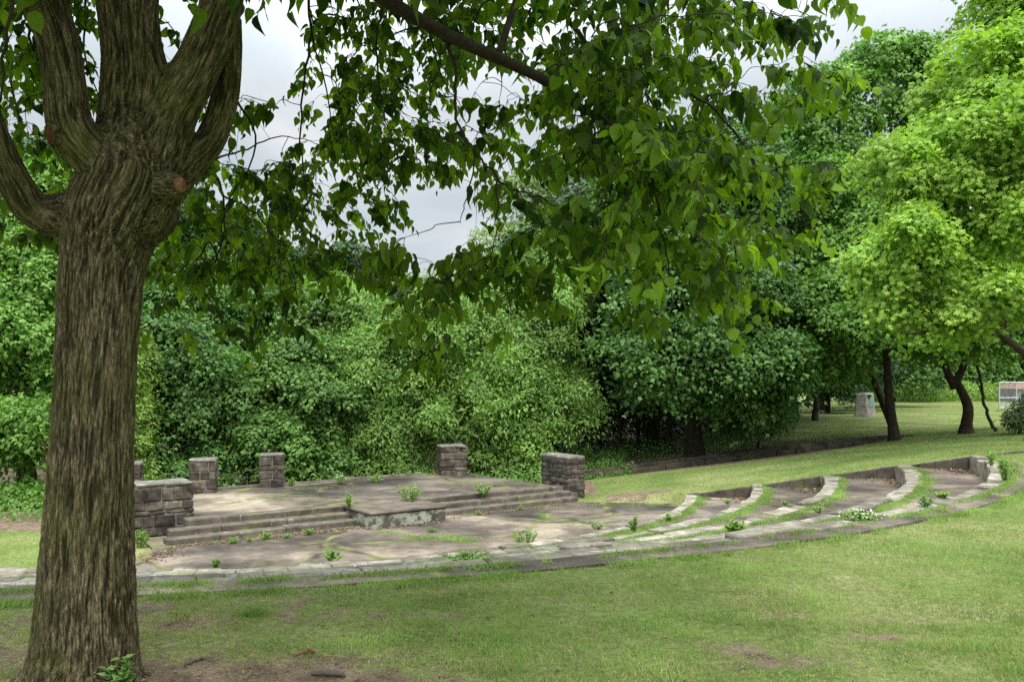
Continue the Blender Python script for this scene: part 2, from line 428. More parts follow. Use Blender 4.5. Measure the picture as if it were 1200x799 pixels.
class Blocks:
    """collects irregular eight-cornered stones with chipped edges into one mesh"""
    def __init__(s): s.V = []; s.Fq = []; s.r = []; s.n = 0
    def add(s, c8, jitter=0.0, chip=0.012, tone=None):
        c8 = np.array(c8, float)            # 0-3 bottom ring, 4-7 top ring
        if jitter: c8 = c8 + RNG.normal(0, jitter, c8.shape)
        cen = c8.mean(0)
        # chamfered box: each corner becomes three points pulled along the three face directions
        nb = {0:(1,3,4),1:(0,2,5),2:(1,3,6),3:(2,0,7),4:(5,7,0),5:(4,6,1),6:(5,7,2),7:(6,4,3)}
        faces = [(0,3,2,1),(4,5,6,7),(0,1,5,4),(1,2,6,5),(2,3,7,6),(3,0,4,7)]
        pid = {}; pts = []
        for fi, f in enumerate(faces):
            for v in f:
                p = c8[v].copy()
                for w in nb[v]:
                    if w in f:
                        e = c8[w] - c8[v]; L = np.linalg.norm(e) + 1e-9
                        p += e / L * min(chip * random.uniform(.5, 1.5), L * .3)
                pid[(fi, v)] = len(pts); pts.append(p)
        t = random.random() if tone is None else tone
        b = s.n
        for fi, f in enumerate(faces):
            s.Fq.append(tuple(b + pid[(fi, v)] for v in f)); s.r.append(t)
        # edge strips
        for fi in range(6):
            f = faces[fi]
            for j in range(4):
                u, w = f[j], f[(j + 1) % 4]
                for gi in range(fi + 1, 6):
                    if u in faces[gi] and w in faces[gi]:
                        s.Fq.append((b + pid[(fi, w)], b + pid[(fi, u)], b + pid[(gi, u)], b + pid[(gi, w)])); s.r.append(t)
        for v in range(8):
            fs = [fi for fi in range(6) if v in faces[fi]]
            s.Fq.append(tuple(b + pid[(fi, v)] for fi in fs)); s.r.append(t)
        s.V.extend(pts); s.n += len(pts)
    def build(s, name, mat, parent=None):
        q = np.array([f for f in s.Fq if len(f) == 4]); rq = np.array([r for f, r in zip(s.Fq, s.r) if len(f) == 4])
        t = np.array([f for f in s.Fq if len(f) == 3]); rt = np.array([r for f, r in zip(s.Fq, s.r) if len(f) == 3])
        me = fast_mesh(name, np.array(s.V), [q, t], [rq, rt])
        bm = __import__('bmesh').new(); bm.from_mesh(me)
        __import__('bmesh').ops.recalc_face_normals(bm, faces=bm.faces); bm.to_mesh(me); bm.free()
        return link(name, me, mat, parent)

def oriented_box(o, u, v, w):
    """o corner, u,v horizontal extents, w up -> 8 corners"""
    o, u, v, w = map(lambda q: np.array(q, float), (o, u, v, w))
    return [o, o + u, o + u + v, o + v, o + w, o + u + w, o + u + v + w, o + v + w]

def masonry_box(name, corner, u, v, height, label, cat, group=None, cap=True, courses=None, mat='masonry'):
    """stone pier: a mortar core, coursed stones on every side and a weathered cap"""
    corner = np.array(corner, float); U = np.array([*u, 0.]); W = np.array([*v, 0.])
    lu, lv = np.linalg.norm(U), np.linalg.norm(W); du, dv = U / lu, W / lv
    root = empty(name, corner + (U + W) / 2 - np.array([0, 0, 0]), label, cat, group)
    core = Blocks(); e = .03
    core.add(oriented_box(corner + du * e + dv * e - [0, 0, .1], du * (lu - 2 * e), dv * (lv - 2 * e), [0, 0, height - .02 + .1]), chip=.005)
    core.build('mortar_core', M['mortar'], root)
    B = Blocks(); z = -.06; caph = random.uniform(.055, .08) if cap else 0
    H = height - caph; th = .16
    if courses is None:
        courses = []
        t = 0.0
        while t < H - .1:
            h = random.choice([.11, .14, .17, .22, .24]); h = min(h, H - t)
            if H - t - h < .08: h = H - t
            courses.append(h); t += h
    zc = corner[2]
    for h in courses:
        for side in range(4):
            L = lu if side % 2 == 0 else lv
            org = [corner, corner + U, corner + U + W, corner + W][side]
            dr = [du, dv, -du, -dv][side]; inn = [dv, -du, -dv, du][side]
            t = 0.0
            off = (0 if (len(courses) + int(zc * 100)) % 2 else th) 
            while t < L - .02:
                w = random.uniform(.2, .48)
                if L - t - w < .16: w = L - t
                g = .009; pr = random.uniform(-.012, .018)
                lo, hi = t + (g if t > 0 else -.004), t + w - (g if t + w < L - .01 else .17 * 0)
                if t + w >= L - .01: hi = L - .012
                B.add(oriented_box(org + dr * lo - inn * pr + [0, 0, zc - corner[2] + g], dr * (hi - lo), inn * th, [0, 0, h - 2 * g]), jitter=.006, chip=.02)
                t += w
        zc += h
    B.build('stone_courses', M[mat], root)
    if cap:
        C = Blocks(); n = max(1, int(round(lu / .5))); o = .008
        for i in range(n):
            C.add(oriented_box(corner - du * o - dv * o + du * (lu + 2 * o) / n * i + [0, 0, H], du * ((lu + 2 * o) / n - .008), dv * (lv + 2 * o), [0, 0, caph + random.uniform(-.015, .015)]), jitter=.012, chip=.03)
        C.build('cap', M['capstone'], root)
    return root

# ------------------------------------------------------------------ paving sheets
def sector_slab(name, r0, r1, a0f, a1, ztop, th, mat, kind='structure', nseg=160, tilt=0.0):
    """ring sector; a0f(r) gives the left angle, a1(r) the right one"""
    nr = 9
    V = []; 
    for j in range(nr):
        r = r0 + (r1 - r0) * j / (nr - 1)
        aa = np.linspace(a0f, float(a1(r)), nseg)
        x = CX + r * np.cos(np.radians(aa)); y = CY + r * np.sin(np.radians(aa))
        z = ztop + .008 * wave(x * 2, y * 2) + tilt * j / (nr - 1)
        V.append(np.stack([x, y, z], -1))
    V = np.array(V)
    top = V.reshape(-1, 3)
    i = (np.arange(nr - 1)[:, None] * nseg + np.arange(nseg - 1)[None, :]).ravel()
    Fq = np.stack([i, i + nseg, i + nseg + 1, i + 1], -1)
    bot = top - [0, 0, th]; nb = len(top)
    Fb = Fq[:, ::-1] + nb
    rim = np.concatenate([np.arange(nseg), np.arange(1, nr) * nseg + nseg - 1, ((nr - 1) * nseg + np.arange(nseg - 2, -1, -1)), np.arange(nr - 2, 0, -1) * nseg])
    r2 = np.roll(rim, -1)
    Fs = np.stack([rim, r2, r2 + nb, rim + nb], -1)
    me = fast_mesh(name, np.concatenate([top, bot]), [Fq, Fb, Fs], smooth=False)
    return tag(link(name, me, mat), kind=kind)

CW = .29
for i in range(4):
    sector_slab('pavement', RR[i] + .1, RR[i + 1] + .06, A_LEFT, a_right, ZT[i] - .03, .06, M['paving'])
sector_slab('pavement', RR[4] + CW - .05, RR[4] + CW + .34, A_LEFT, lambda r: a_right(r) - 1.5, .022, .06, M['paving'])

def orchestra():
    aa = np.linspace(-99, float(a_right(10.8)), 120)
    pts = [(CX + 10.85 * math.cos(math.radians(a)), CY + 10.85 * math.sin(math.radians(a))) for a in aa]
    q = on_plane(785, 589.5, ZF); pts.append((q[0], q[1]))
    q = on_plane(735, 589, ZF); pts.append((q[0], q[1]))
    q = on_plane(676, 588, ZF); pts.append((q[0] + .1, q[1]))
    pts.append(tuple(st(10.6, 2.0, 0)[:2])); pts.append(tuple(st(-.3, 2.0, 0)[:2]))
    pts.append(tuple(st(-.35, -.05, 0)[:2]))
    pts.append(tuple(on_plane(178, 652, ZF)[:2]))
    pts.append(tuple(on_plane(150, 661, ZF)[:2]))
    # triangulated by bmesh
    import bmesh
    bm = bmesh.new()
    f = bm.faces.new([bm.verts.new((x, y, ZF)) for x, y in pts])
    r = bmesh.ops.extrude_face_region(bm, geom=[f])
    for v in r['geom']:
        if isinstance(v, bmesh.types.BMVert): v.co.z -= .1
    bmesh.ops.recalc_face_normals(bm, faces=bm.faces)
    me = bpy.data.meshes.new('pavement'); bm.to_mesh(me); bm.free()
    tag(link('pavement', me, M['paving']), kind='structure')
orchestra()

ORD = ['lowest', 'second lowest', 'middle', 'second highest', 'highest']
EXTRA = ['bordering the flat stage floor', 'above the first paved terrace', 'halfway up the terraces', 'just inside the rim', 'bordering the near lawn']
for i, R in enumerate(RR):
    root = empty('stone_curb', (*pol(R, -45), ZT[i] - .3), 'curved pale stone seating curb, %s of the five, %s' % (ORD[i], EXTRA[i]), 'curb', 'curved stone curbs of the amphitheatre')
    B = Blocks(); a = A_LEFT
    aR = float(a_right(R + .15))
    while a < aR - .2:
        L = random.uniform(.55, 1.15); da = math.degrees(L / R)
        a2 = min(a + da, aR)
        if aR - a2 < 1.2: a2 = aR
        g = math.degrees(.008 / R)
        nsub = 2
        dzj = random.gauss(0, .014); dr = random.gauss(0, .018); wj = random.gauss(0, .025)
        t = random.random()
        ti = random.gauss(0, .014)
        for q in range(nsub):
            b0 = a + g + (a2 - a - 2 * g) * q / nsub; b1 = a + g + (a2 - a - 2 * g) * (q + 1) / nsub
            p = [pol(R + dr, b0), pol(R + dr, b1), pol(R + dr + CW + wj, b1), pol(R + dr + CW + wj, b0)]
            zb = (ZT[i - 1] if i else ZF) - .06
            zt = ZT[i] + dzj + .012
            c8 = [np.array([*v, zb]) for v in p] + [np.array([*v, zt + (ti if k in (2, 3) else 0)]) for k, v in enumerate(p)]
            # winding: inner->outer with angle growing is fine, normals are recalculated
            B.add(c8, jitter=.005, chip=.018, tone=t)
        a = a2
    B.build('curb_stones', M['curb'], root)

# end wall on the right, one straight run per terrace
for i in range(5):
    r0 = RR[i] + CW * .5 if i else RR[0]
    r1 = RR[i + 1] if i < 4 else 19.3
    zb = ZT[i] - .3
    zt0 = ZT[i] + .0; zt1 = (ZT[i + 1] - .02) if i < 4 else ZT[4] + .33
    root = empty('retaining_wall', (*pol((r0 + r1) / 2, float(a_right((r0 + r1) / 2))), zb),
                 ['low dark end wall of the lowest terrace beside the dirt patch', 'low dark end wall closing the second terrace at the lawn',
                  'mossy end wall closing the third terrace from the stage', 'tallest mossy end wall with dead leaves at its foot, below the topmost curb',
                  'low stone edge beyond the topmost curb, running out of the picture on the right'][i], 'wall', 'end walls of the terraces')
    B = Blocks(); Cb = Blocks(); n = 4
    for k in range(n):
        ra, rb = r0 + (r1 - r0) * k / n, r0 + (r1 - r0) * (k + 1) / n
        A0, A1 = pol(ra, float(a_right(ra))), pol(rb, float(a_right(rb)))
        d = nrm((A1 - A0)[None])[0]; no = np.array([-d[1], d[0]]) * .2
        za, zb_ = zt0 + (zt1 - zt0) * k / n, zt0 + (zt1 - zt0) * (k + 1) / n
        c8 = [np.array([*A0, zb]), np.array([*A1, zb]), np.array([*(A1 + no), zb]), np.array([*(A0 + no), zb])]
        c8 += [np.array([*A0, za]), np.array([*(A1), zb_]), np.array([*(A1 + no), zb_]), np.array([*(A0 + no), za])]
        B.add(c8, jitter=.004, chip=.015)
    B.build('wall_stones', M['plain_wall'], root)

# ------------------------------------------------------------------ stage
ZS = -1.2
stage = empty('stage', st(4.8, 3, ZF), 'low rectangular stage of worn dark paving with weeds in its joints', 'stage')
S = Blocks()
S.add([*[st(a, b, ZF - .05) for a, b in ((.78, .68), (10.35, .68), (9.9, 5.35), (.78, 5.43))], *[st(a, b, ZS) for a, b in ((.78, .68), (10.35, .68), (9.9, 5.35), (.78, 5.43))]], chip=.01)
S.add([*[st(a, b, ZF - .05) for a, b in ((-.3, 1.85), (.777, 1.85), (.777, 5.43), (-.3, 5.45))], *[st(a, b, ZS - .003) for a, b in ((-.3, 1.85), (.777, 1.85), (.777, 5.43), (-.3, 5.45))]], chip=.01)
S.build('slab', M['paving'], stage)
EB = Blocks()
t = -.3
while t < 9.8:
    w = random.uniform(.7, 1.3); w = min(w, 9.9 - t)
    EB.add(oriented_box(st(t, 5.36, ZF - .1), [*(D * (w - .01)), 0], [*(BK * .3), 0], [0, 0, ZS - ZF + .1 + random.uniform(.01, .05)]), jitter=.004, chip=.02)
    t += w
t = 1.0
while t < 5.3:
    w = min(random.uniform(.7, 1.2), 5.35 - t)
    EB.add(oriented_box(st(9.93, t, ZF - .1), [*(D * .25), 0], [*(BK * (w - .01)), 0], [0, 0, ZS - ZF + .1 - .004 - random.uniform(.0, .03)]), jitter=.003, chip=.02)
    t += w
EB.build('edge_stones', M['step'], stage)

STEP_H = (ZS - ZF) / 3
for (a0, a1, lab) in ((-.05, 3.98, 'flight of three worn stone steps left of the lichen covered block'), (5.93, 10.45, 'flight of three worn stone steps between the lichen covered block and the right pier')):
    root = empty('stone_steps', st((a0 + a1) / 2, .3, ZF), lab, 'steps', 'stone steps along the stage front')
    for k in range(3):
        B = Blocks(); t = a0 + ((0, .14, .55)[k] if a0 < 1 else 0)
        e = a1
        while t < e - .01:
            w = random.uniform(.9, 1.7)
            if e - t - w < .5: w = e - t
            zt = ZF + STEP_H * (k + 1) + random.gauss(0, .004) + (.006 if k == 2 else 0)
            B.add(oriented_box(st(t, .34 * k + random.gauss(0, .008), ZF - .04 + (k * .001)), [*(D * (w - .012)), 0], [*(BK * (.36 if k < 2 else .34)), 0], [0, 0, zt - ZF + .04]), jitter=.004, chip=.022)
            t += w
        B.build('step', M['step'], root)

M['lichen'] = solid('lichen_block', [(.3, (.05, .045, .04)), (.7, (.15, .13, .11))], 4, bump=.7, bdist=.02,
                    layers=[(3.2, .47, .56, (.36, .4, .31), .9), (1.2, .5, .7, (.1, .085, .07), .5)])
root = empty('stone_block', st(4.95, 0, ZF), 'projecting dark stone block with pale green lichen at the middle of the stage front', 'stone block')
B = Blocks()
B.add(oriented_box(st(4.0, -.62, ZF - .04), [*(D * 1.9), 0], [*(BK * 1.3), 0], [0, 0, ZS - ZF - .02]), chip=.02)
B.build('body', M['lichen'], root)
B = Blocks()
B.add(oriented_box(st(3.97, -.65, ZS - .055), [*(D * 1.96), 0], [*(BK * 1.45), 0], [0, 0, .065]), chip=.02)
B.build('top_slab', M['paving'], root)

# piers
G = 'stone piers round the stage'
masonry_box('stone_pier', st(-.95, 1.15, ZF), D * 1.7, BK * .75, 1.1, 'broad dark stone pier left of the stage steps, touching the big trunk', 'pier', G, courses=[.2, .24, .1, .18, .29])
masonry_box('stone_pier', st(10.5, .55, ZF), D * .62, BK * 1.2, 1.13, 'stone pier with pale mortar joints at the right end of the stage steps', 'pier', G, courses=[.2, .2, .14, .1, .14, .14, .12])
def back_pier(px, py, wpx, hpx, label):
    c = on_plane(px, py, ZS); Y = c[1]; w = wpx / F * Y; h = hpx / F * Y
    u = np.array([.97, .243]) * w / (.97 + .05); v = np.array([-.243, .97]) * w
    masonry_box('stone_pier', [c[0] - w / 2, c[1] - .05, ZS - .02], u, v, h + .02, label, 'pier', G)
back_pier(237.5, 578, 30, 40, 'small square back pier standing right behind the broad left pier')
back_pier(318.5, 571, 28, 39, 'small square back pier alone between the left corner and the lighter right one')
back_pier(533, 557.5, 31.5, 35.5, 'square stone pier with light mortar at the back right corner of the stage')
back_pier(149, 583, 28, 40, 'stone pier at the far left back corner, only a sliver showing beside the trunk')

# low wall beyond the crest
root = empty('low_stone_wall', (8, 29.5, -1.2), 'long low dark stone wall in front of the leaf strewn bank under the trees', 'wall')
for row in range(2):
    B = Blocks(); x = -2.0
    while x < 14.0:
        w = random.uniform(.7, 1.6)
        def P(x): 
            y = np.interp(x, [2, 12.3, 18], [27, 30, 31]) + 1.15 + .22 * row
            z = np.interp(x, [-2, 2.5, 12.3, 14.5], [-1.5, -1.42, -.56, -.42]) + .09 * row
            return np.array([x, y, z])
        A0, A1 = P(x), P(x + w - .015)
        d = nrm((A1 - A0)[None, :2])[0]; no = np.array([-d[1], d[0], 0]) * .4
        dn = np.array([0, 0, .55])
        B.add([A0 - dn, A1 - dn, A1 + no - dn, A0 + no - dn, A0, A1, A1 + no, A0 + no], jitter=.012, chip=.03)
        x += w
    B.build('stone_course', M['plain_wall'], root)

# ------------------------------------------------------------------ grass
def blade_mesh(name, x, y, z, h, w, mat, parent=None, label=None, lean=.35):
    n = len(x)
    pos = np.stack([x, y, z - .004], -1)
    tip = np.stack([RNG.normal(0, lean, n), RNG.normal(0, lean, n), np.ones(n)], -1)
    face = np.stack([RNG.normal(0, 1, n), RNG.normal(0, 1, n), RNG.normal(0, .1, n)], -1)
    tip = nrm(tip); B = nrm(np.cross(tip, face)); no = np.cross(B, tip)
    V = np.array(BLADE[0])
    P = pos[:, None, :] + V[None, :, 0, None] * w[:, None, None] * B[:, None, :] + h[:, None, None] * (V[None, :, 1, None] * tip[:, None, :] + V[None, :, 2, None] * no[:, None, :])
    base = (np.arange(n) * 5)[:, None]
    rnd = np.clip(.55 * RNG.beta(2, 2, n) + .65 * vn(x, y, 3.5, 30) * vn(x, y, .9, 12) ** .5 + .02, 0, 1)
    me = fast_mesh(name, P.reshape(-1, 3), [base + np.array([[0, 1, 2, 3]]), base + np.array([[3, 2, 4]])], [rnd, rnd])
    return link(name, me, mat, parent)

def in_frame(x, y, z, m=60):
    px = 600 + x / y * F; py = HZ + (EYE - z) / y * F
    return (px > -m) & (px < 1200 + m) & (py < 860)

RB = RR[4] + CW + .36
def lawn_points(n, y0, y1, power=1.0):
    y = y0 + (y1 - y0) * RNG.random(n) ** power
    x = (RNG.random(n) * 1.36 - .68) * y
    return x, y

def is_paved(x, y):
    r = np.hypot(x - CX, y - CY); a = np.degrees(np.arctan2(y - CY, x - CX))
    pav = (a > A_LEFT) & (a < a_right(r) + np.degrees(.22 / np.maximum(r, 1))) & (r > 10.8) & (r < RB - .3 * np.clip(vn(x, y, .8, 2) * vn(x, y, 3, 7) * 2.2 - .35, 0, 1))
    floor = (r <= 10.85) & (a > -101) & (a < 0) & (x > -7.3)
    floor &= ~((x > 1.9) & (y > 22.35 - .0 * x) & (y > 22.4))
    rel = np.stack([x - P0[0], y - P0[1]], -1)
    al = rel @ D; bk = rel @ BK
    stg = (al > -.9) & (al < 11.1) & (bk > -.6) & (bk < 5.7)
    return pav | floor | stg

XS, YS, ZH, WW, SX, SY = [], [], [], [], [], []
for (n, y0, y1, pw, h0, w0) in ((420000, 4.0, 13.5, 1.35, .042, .0045), (150000, 18, 36, 1.0, .05, .013), (60000, 12.8, 20, 1, .06, .009), (60000, 36, 75, 1, .06, .022)):
    x, y = lawn_points(n, y0, y1, pw)
    if y0 == 4.0: cl_ = vn(x, y, 9, 4); x = x + .03 * (cl_ - .5); y = y + .03 * (vn(x, y, 9, 8) - .5)
    z = ground_z(x, y)
    d = dirt_amount(x, y) + RNG.normal(0, .07, n)
    keep = ~is_paved(x, y) & ((d < .42) | ((d < .85) & (RNG.random(n) < .22)))
    # thinner in worn spots
    th = .5 + .5 * np.clip(wave(x * 3.3, y * 3.3 + 5) + .6, 0, 1)
    keep &= RNG.random(n) < th
    if y0 < 10: keep &= y < np.where(x < 6, 13.5, 30)
    if y0 == 12.8: keep &= (x < -6) | (x > 5)
    if y0 == 18: keep &= (x > 1.0) | (y > 60)
    if y0 == 18: keep &= ~((x < 12) & (y > 28.0))
    if y0 == 36: keep &= x > 8
    x, y, z, d = x[keep], y[keep], z[keep], d[keep]
    hh = h0 * (.45 + .7 * RNG.random(len(x))) * (.45 + 1.05 * vn(x, y, 5, 21)) * (1.1 - .5 * np.clip(d, 0, 1)) * (1 + .25 * wave(x * 2, y * 2))
    ww = np.full(len(x), w0) * (.7 + .6 * RNG.random(len(x)))
    # dry yellow blades where the lawn is worn
    dry = RNG.random(len(x)) < np.clip(.1 + 1.2 * (d - .06) + .3 * np.clip(wave(x * .8 + 4, y * 1.4) + .2, 0, 1) * vn(x, y, 1.7, 44) * 1.6, .08, .85)
    if y0 > 12: dry &= RNG.random(len(x)) < .2
    XS.append((x[~dry], y[~dry], z[~dry], hh[~dry], ww[~dry])); SX.append((x[dry], y[dry], z[dry], hh[dry] * .8, ww[dry]))
g = [np.concatenate(c) for c in zip(*XS)]
tag(blade_mesh('grass', *g, M['grass']), kind='stuff')
g = [np.concatenate(c) for c in zip(*SX)]
tag(blade_mesh('dry_grass', *g, M['straw'], lean=.7), kind='stuff')

# grass growing behind each curb and in the joints of the paving
x_, y_, z_, h_, w_ = [], [], [], [], []
for i, R in enumerate(RR):
    n = [45000, 45000, 42000, 42000, 42000][i]
    a = RNG.uniform(-118, float(a_right(R)) - .3, n)
    off = np.abs(RNG.normal(0, .1, n)) * (.6 + .9 * vn(a * .6, a * 0, 1, i * 5)) + CW - .04 - .06 * (vn(a, a * 0, 2.3, i) - .3)
    if i == 4: off = CW + .02 + np.abs(RNG.normal(0, .09, n)) + .38 * (RNG.random(n) < .5)
    gate = wave(a * .55 + i * 7, a * .23 + i) + .5 * wave(a * 1.9 + i, a * .9) + RNG.normal(0, .28, n) + 1.6 * (vn(a * 1.5, off * 9, 1.6, i * 3) - .5) > (-.8 if i < 4 else -.12)
    r = R + off
    x = CX + r * np.cos(np.radians(a)); y = CY + r * np.sin(np.radians(a))
    x, y = x[gate], y[gate]; m = len(x)
    x_.append(x); y_.append(y); z_.append(np.full(m, ZT[i] - .03 if i < 4 else .02)); h_.append(RNG.uniform(.025, .08, m)); w_.append(RNG.uniform(.006, .011, m))
for (pa, pb, zz, n, sp) in [((262, 590), (345, 580), ZS, 500, .06), ((345, 580), (440, 592), ZS, 500, .05), ((300, 575), (500, 569), ZS, 500, .04), ((520, 563), (600, 569), ZS, 400, .08),
                            ((440, 624), (545, 634), ZF, 1500, .12), ((622, 602), (665, 613), ZF, 700, .07), ((665, 613), (735, 611), ZF, 500, .05), ((430, 640), (520, 630), ZF, 300, .05),
                            ((500, 628), (560, 634), ZF, 1200, .15), ((225, 637), (430, 617), ZF, 700, .06), ((540, 606), (660, 590), ZF, 500, .05), ((690, 592), (780, 592), ZF, 900, .12)]:
    A, Bq = on_plane(*pa, zz), on_plane(*pb, zz)
    t = RNG.random(n)
    bend = .12 * np.sin(t * 9 + pa[0])
    dd = nrm((Bq - A)[None, :2])[0]
    off = RNG.normal(0, sp, n) + bend
    x = A[0] + (Bq[0] - A[0]) * t - dd[1] * off; y = A[1] + (Bq[1] - A[1]) * t + dd[0] * off
    k = wave(t * 20 + pa[0], t * 13) > -.35
    x, y = x[k], y[k]; m = len(x)
    x_.append(x); y_.append(y); z_.append(np.full(m, zz)); h_.append(RNG.uniform(.02, .07, m)); w_.append(RNG.uniform(.006, .012, m))
tag(blade_mesh('joint_grass', *[np.concatenate(c) for c in (x_, y_, z_, h_, w_)], M['grass'], lean=.6), kind='stuff')

# fallen leaves
px_, ty = [], []
def litter(n, fx):
    P = np.array([fx() for _ in range(n)]); px_.append(P)
def along(pa, pb, za, zb, sp):
    A = on_plane(*pa, za); B2 = on_plane(*pb, zb)
    def f():
        t = random.random(); p = A + (B2 - A) * t
        return [p[0] + random.gauss(0, sp), p[1] + random.gauss(0, sp), p[2] + abs(random.gauss(0, .012)) + .012]
    return f
litter(700, along((205, 641), (425, 618), ZF, ZF, .09)); litter(350, along((530, 607), (662, 591), ZF, ZF, .08)); litter(260, along((430, 621), (528, 611), ZF, ZF, .07))
litter(420, along((160, 660), (200, 643), ZF, ZF, .2))
for i, R in enumerate(RR[:5]):
    if i == 4: continue
    def f(i=i):
        r = RR[i + 1] - abs(random.gauss(0, .35)) - .02
        a = float(a_right(r)) - abs(random.gauss(0, 1.6)) - .3
        p = pol(r, a); return [p[0], p[1], ZT[i] - .015 + abs(random.gauss(0, .01))]
    litter([160, 260, 300, 380][i], f)
def f():
    x = random.uniform(-4, 13); yb = np.interp(x, [2, 12.3, 18], [27, 30, 31]) + 1.7
    y = yb + abs(random.gauss(0, 1.1)); return [x, y, float(ground_z(x, y)) + .02 + abs(random.gauss(0, .03))]
litter(3800, f)
def f():
    x = random.gauss(-1.2, 1.4); y = 4.7 + random.random() ** 1.5 * 3.5; return [x, y, float(ground_z(x, y)) + .012]
litter(380, f)
P = np.concatenate(px_); n = len(P)
sz = RNG.uniform(.03, .08, n); sz[-380:] *= .6
me = scatter('litter', P, np.stack([RNG.normal(0, 1, n), RNG.normal(0, 1, n), RNG.normal(0, .25, n)], -1), np.stack([RNG.normal(0, .4, n), RNG.normal(0, .4, n), np.ones(n)], -1), sz, OVAL, RNG.random(n))
tag(link('fallen_leaves', me, M['litter']), kind='stuff')
# clover and creeping weeds in the worn lawn
n = 26000
x, y = lawn_points(n, 4.2, 9.5, 1.2)
k = (wave(x * 2.1 + 9, y * 2.9) + .6 * wave(x * 5.3, y * 6.1 + 2) > .5) & ~is_paved(x, y) & (dirt_amount(x, y) < .6)
x, y = x[k], y[k]; n = len(x)
me = scatter('clover', np.stack([x, y, ground_z(x, y) + RNG.uniform(.012, .04, n)], -1), np.stack([RNG.normal(0, 1, n), RNG.normal(0, 1, n), RNG.normal(0, .2, n)], -1),
             np.stack([RNG.normal(0, .3, n), RNG.normal(0, .3, n), np.ones(n)], -1), RNG.uniform(.014, .026, n), OVAL, RNG.random(n))
tag(link('ground_cover', me, M['clover']), kind='stuff')

# ------------------------------------------------------------------ tubes / branches
def tube_mesh(name, paths, sides=6):
    """paths: list of (points (n,3), radii (n,)); parallel-transport frames"""
    V, Fq = [], []; b = 0
    ang = np.linspace(0, 2 * PI, sides, endpoint=False); ca, sa = np.cos(ang), np.sin(ang)
    for pts, rad in paths:
        pts = np.asarray(pts, float); n = len(pts)
        tan = np.gradient(pts, axis=0); tan = nrm(tan)
        ref = np.array([0, 0, 1.]) if abs(tan[0][2]) < .9 else np.array([1., 0, 0])
        u = nrm(np.cross(tan[0], ref)[None])[0]
        rings = []
        for i in range(n):
            u = u - tan[i] * np.dot(u, tan[i]); u = u / (np.linalg.norm(u) + 1e-9)
            v = np.cross(tan[i], u)
            rings.append(pts[i] + rad[i] * (ca[:, None] * u + sa[:, None] * v))
        V.append(np.concatenate(rings))
        i0 = (np.arange(n - 1)[:, None] * sides + np.arange(sides)[None, :]).ravel()
        i1 = (np.arange(n - 1)[:, None] * sides + (np.arange(sides)[None, :] + 1) % sides).ravel()
        Fq.append(np.stack([i0, i1, i1 + sides, i0 + sides], -1) + b)
        b += n * sides
    return fast_mesh(name, np.concatenate(V), [np.concatenate(Fq)], smooth=True)

def smooth_path(ctrl, rad, n=12, wob=0.0):
    """Catmull-Rom through control points"""
    P = np.array(ctrl, float); R = np.array(rad, float)
    P = np.vstack([2 * P[0] - P[1], P, 2 * P[-1] - P[-2]]); R = np.concatenate([[R[0]], R, [R[-1]]])
    out, ro = [], []
    for i in range(1, len(P) - 2):
        for t in np.linspace(0, 1, n, endpoint=False):
            t2, t3 = t * t, t * t * t
            c = lambda A: .5 * (2 * A[i] + (A[i + 1] - A[i - 1]) * t + (2 * A[i - 1] - 5 * A[i] + 4 * A[i + 1] - A[i + 2]) * t2 + (-A[i - 1] + 3 * A[i] - 3 * A[i + 1] + A[i + 2]) * t3)
            out.append(c(P)); ro.append(R[i] + (R[i + 1] - R[i]) * t)
    out.append(P[-2]); ro.append(R[-2])
    out = np.array(out)
    if wob: out[1:-1] += RNG.normal(0, wob, out[1:-1].shape)
    return out, np.array(ro)

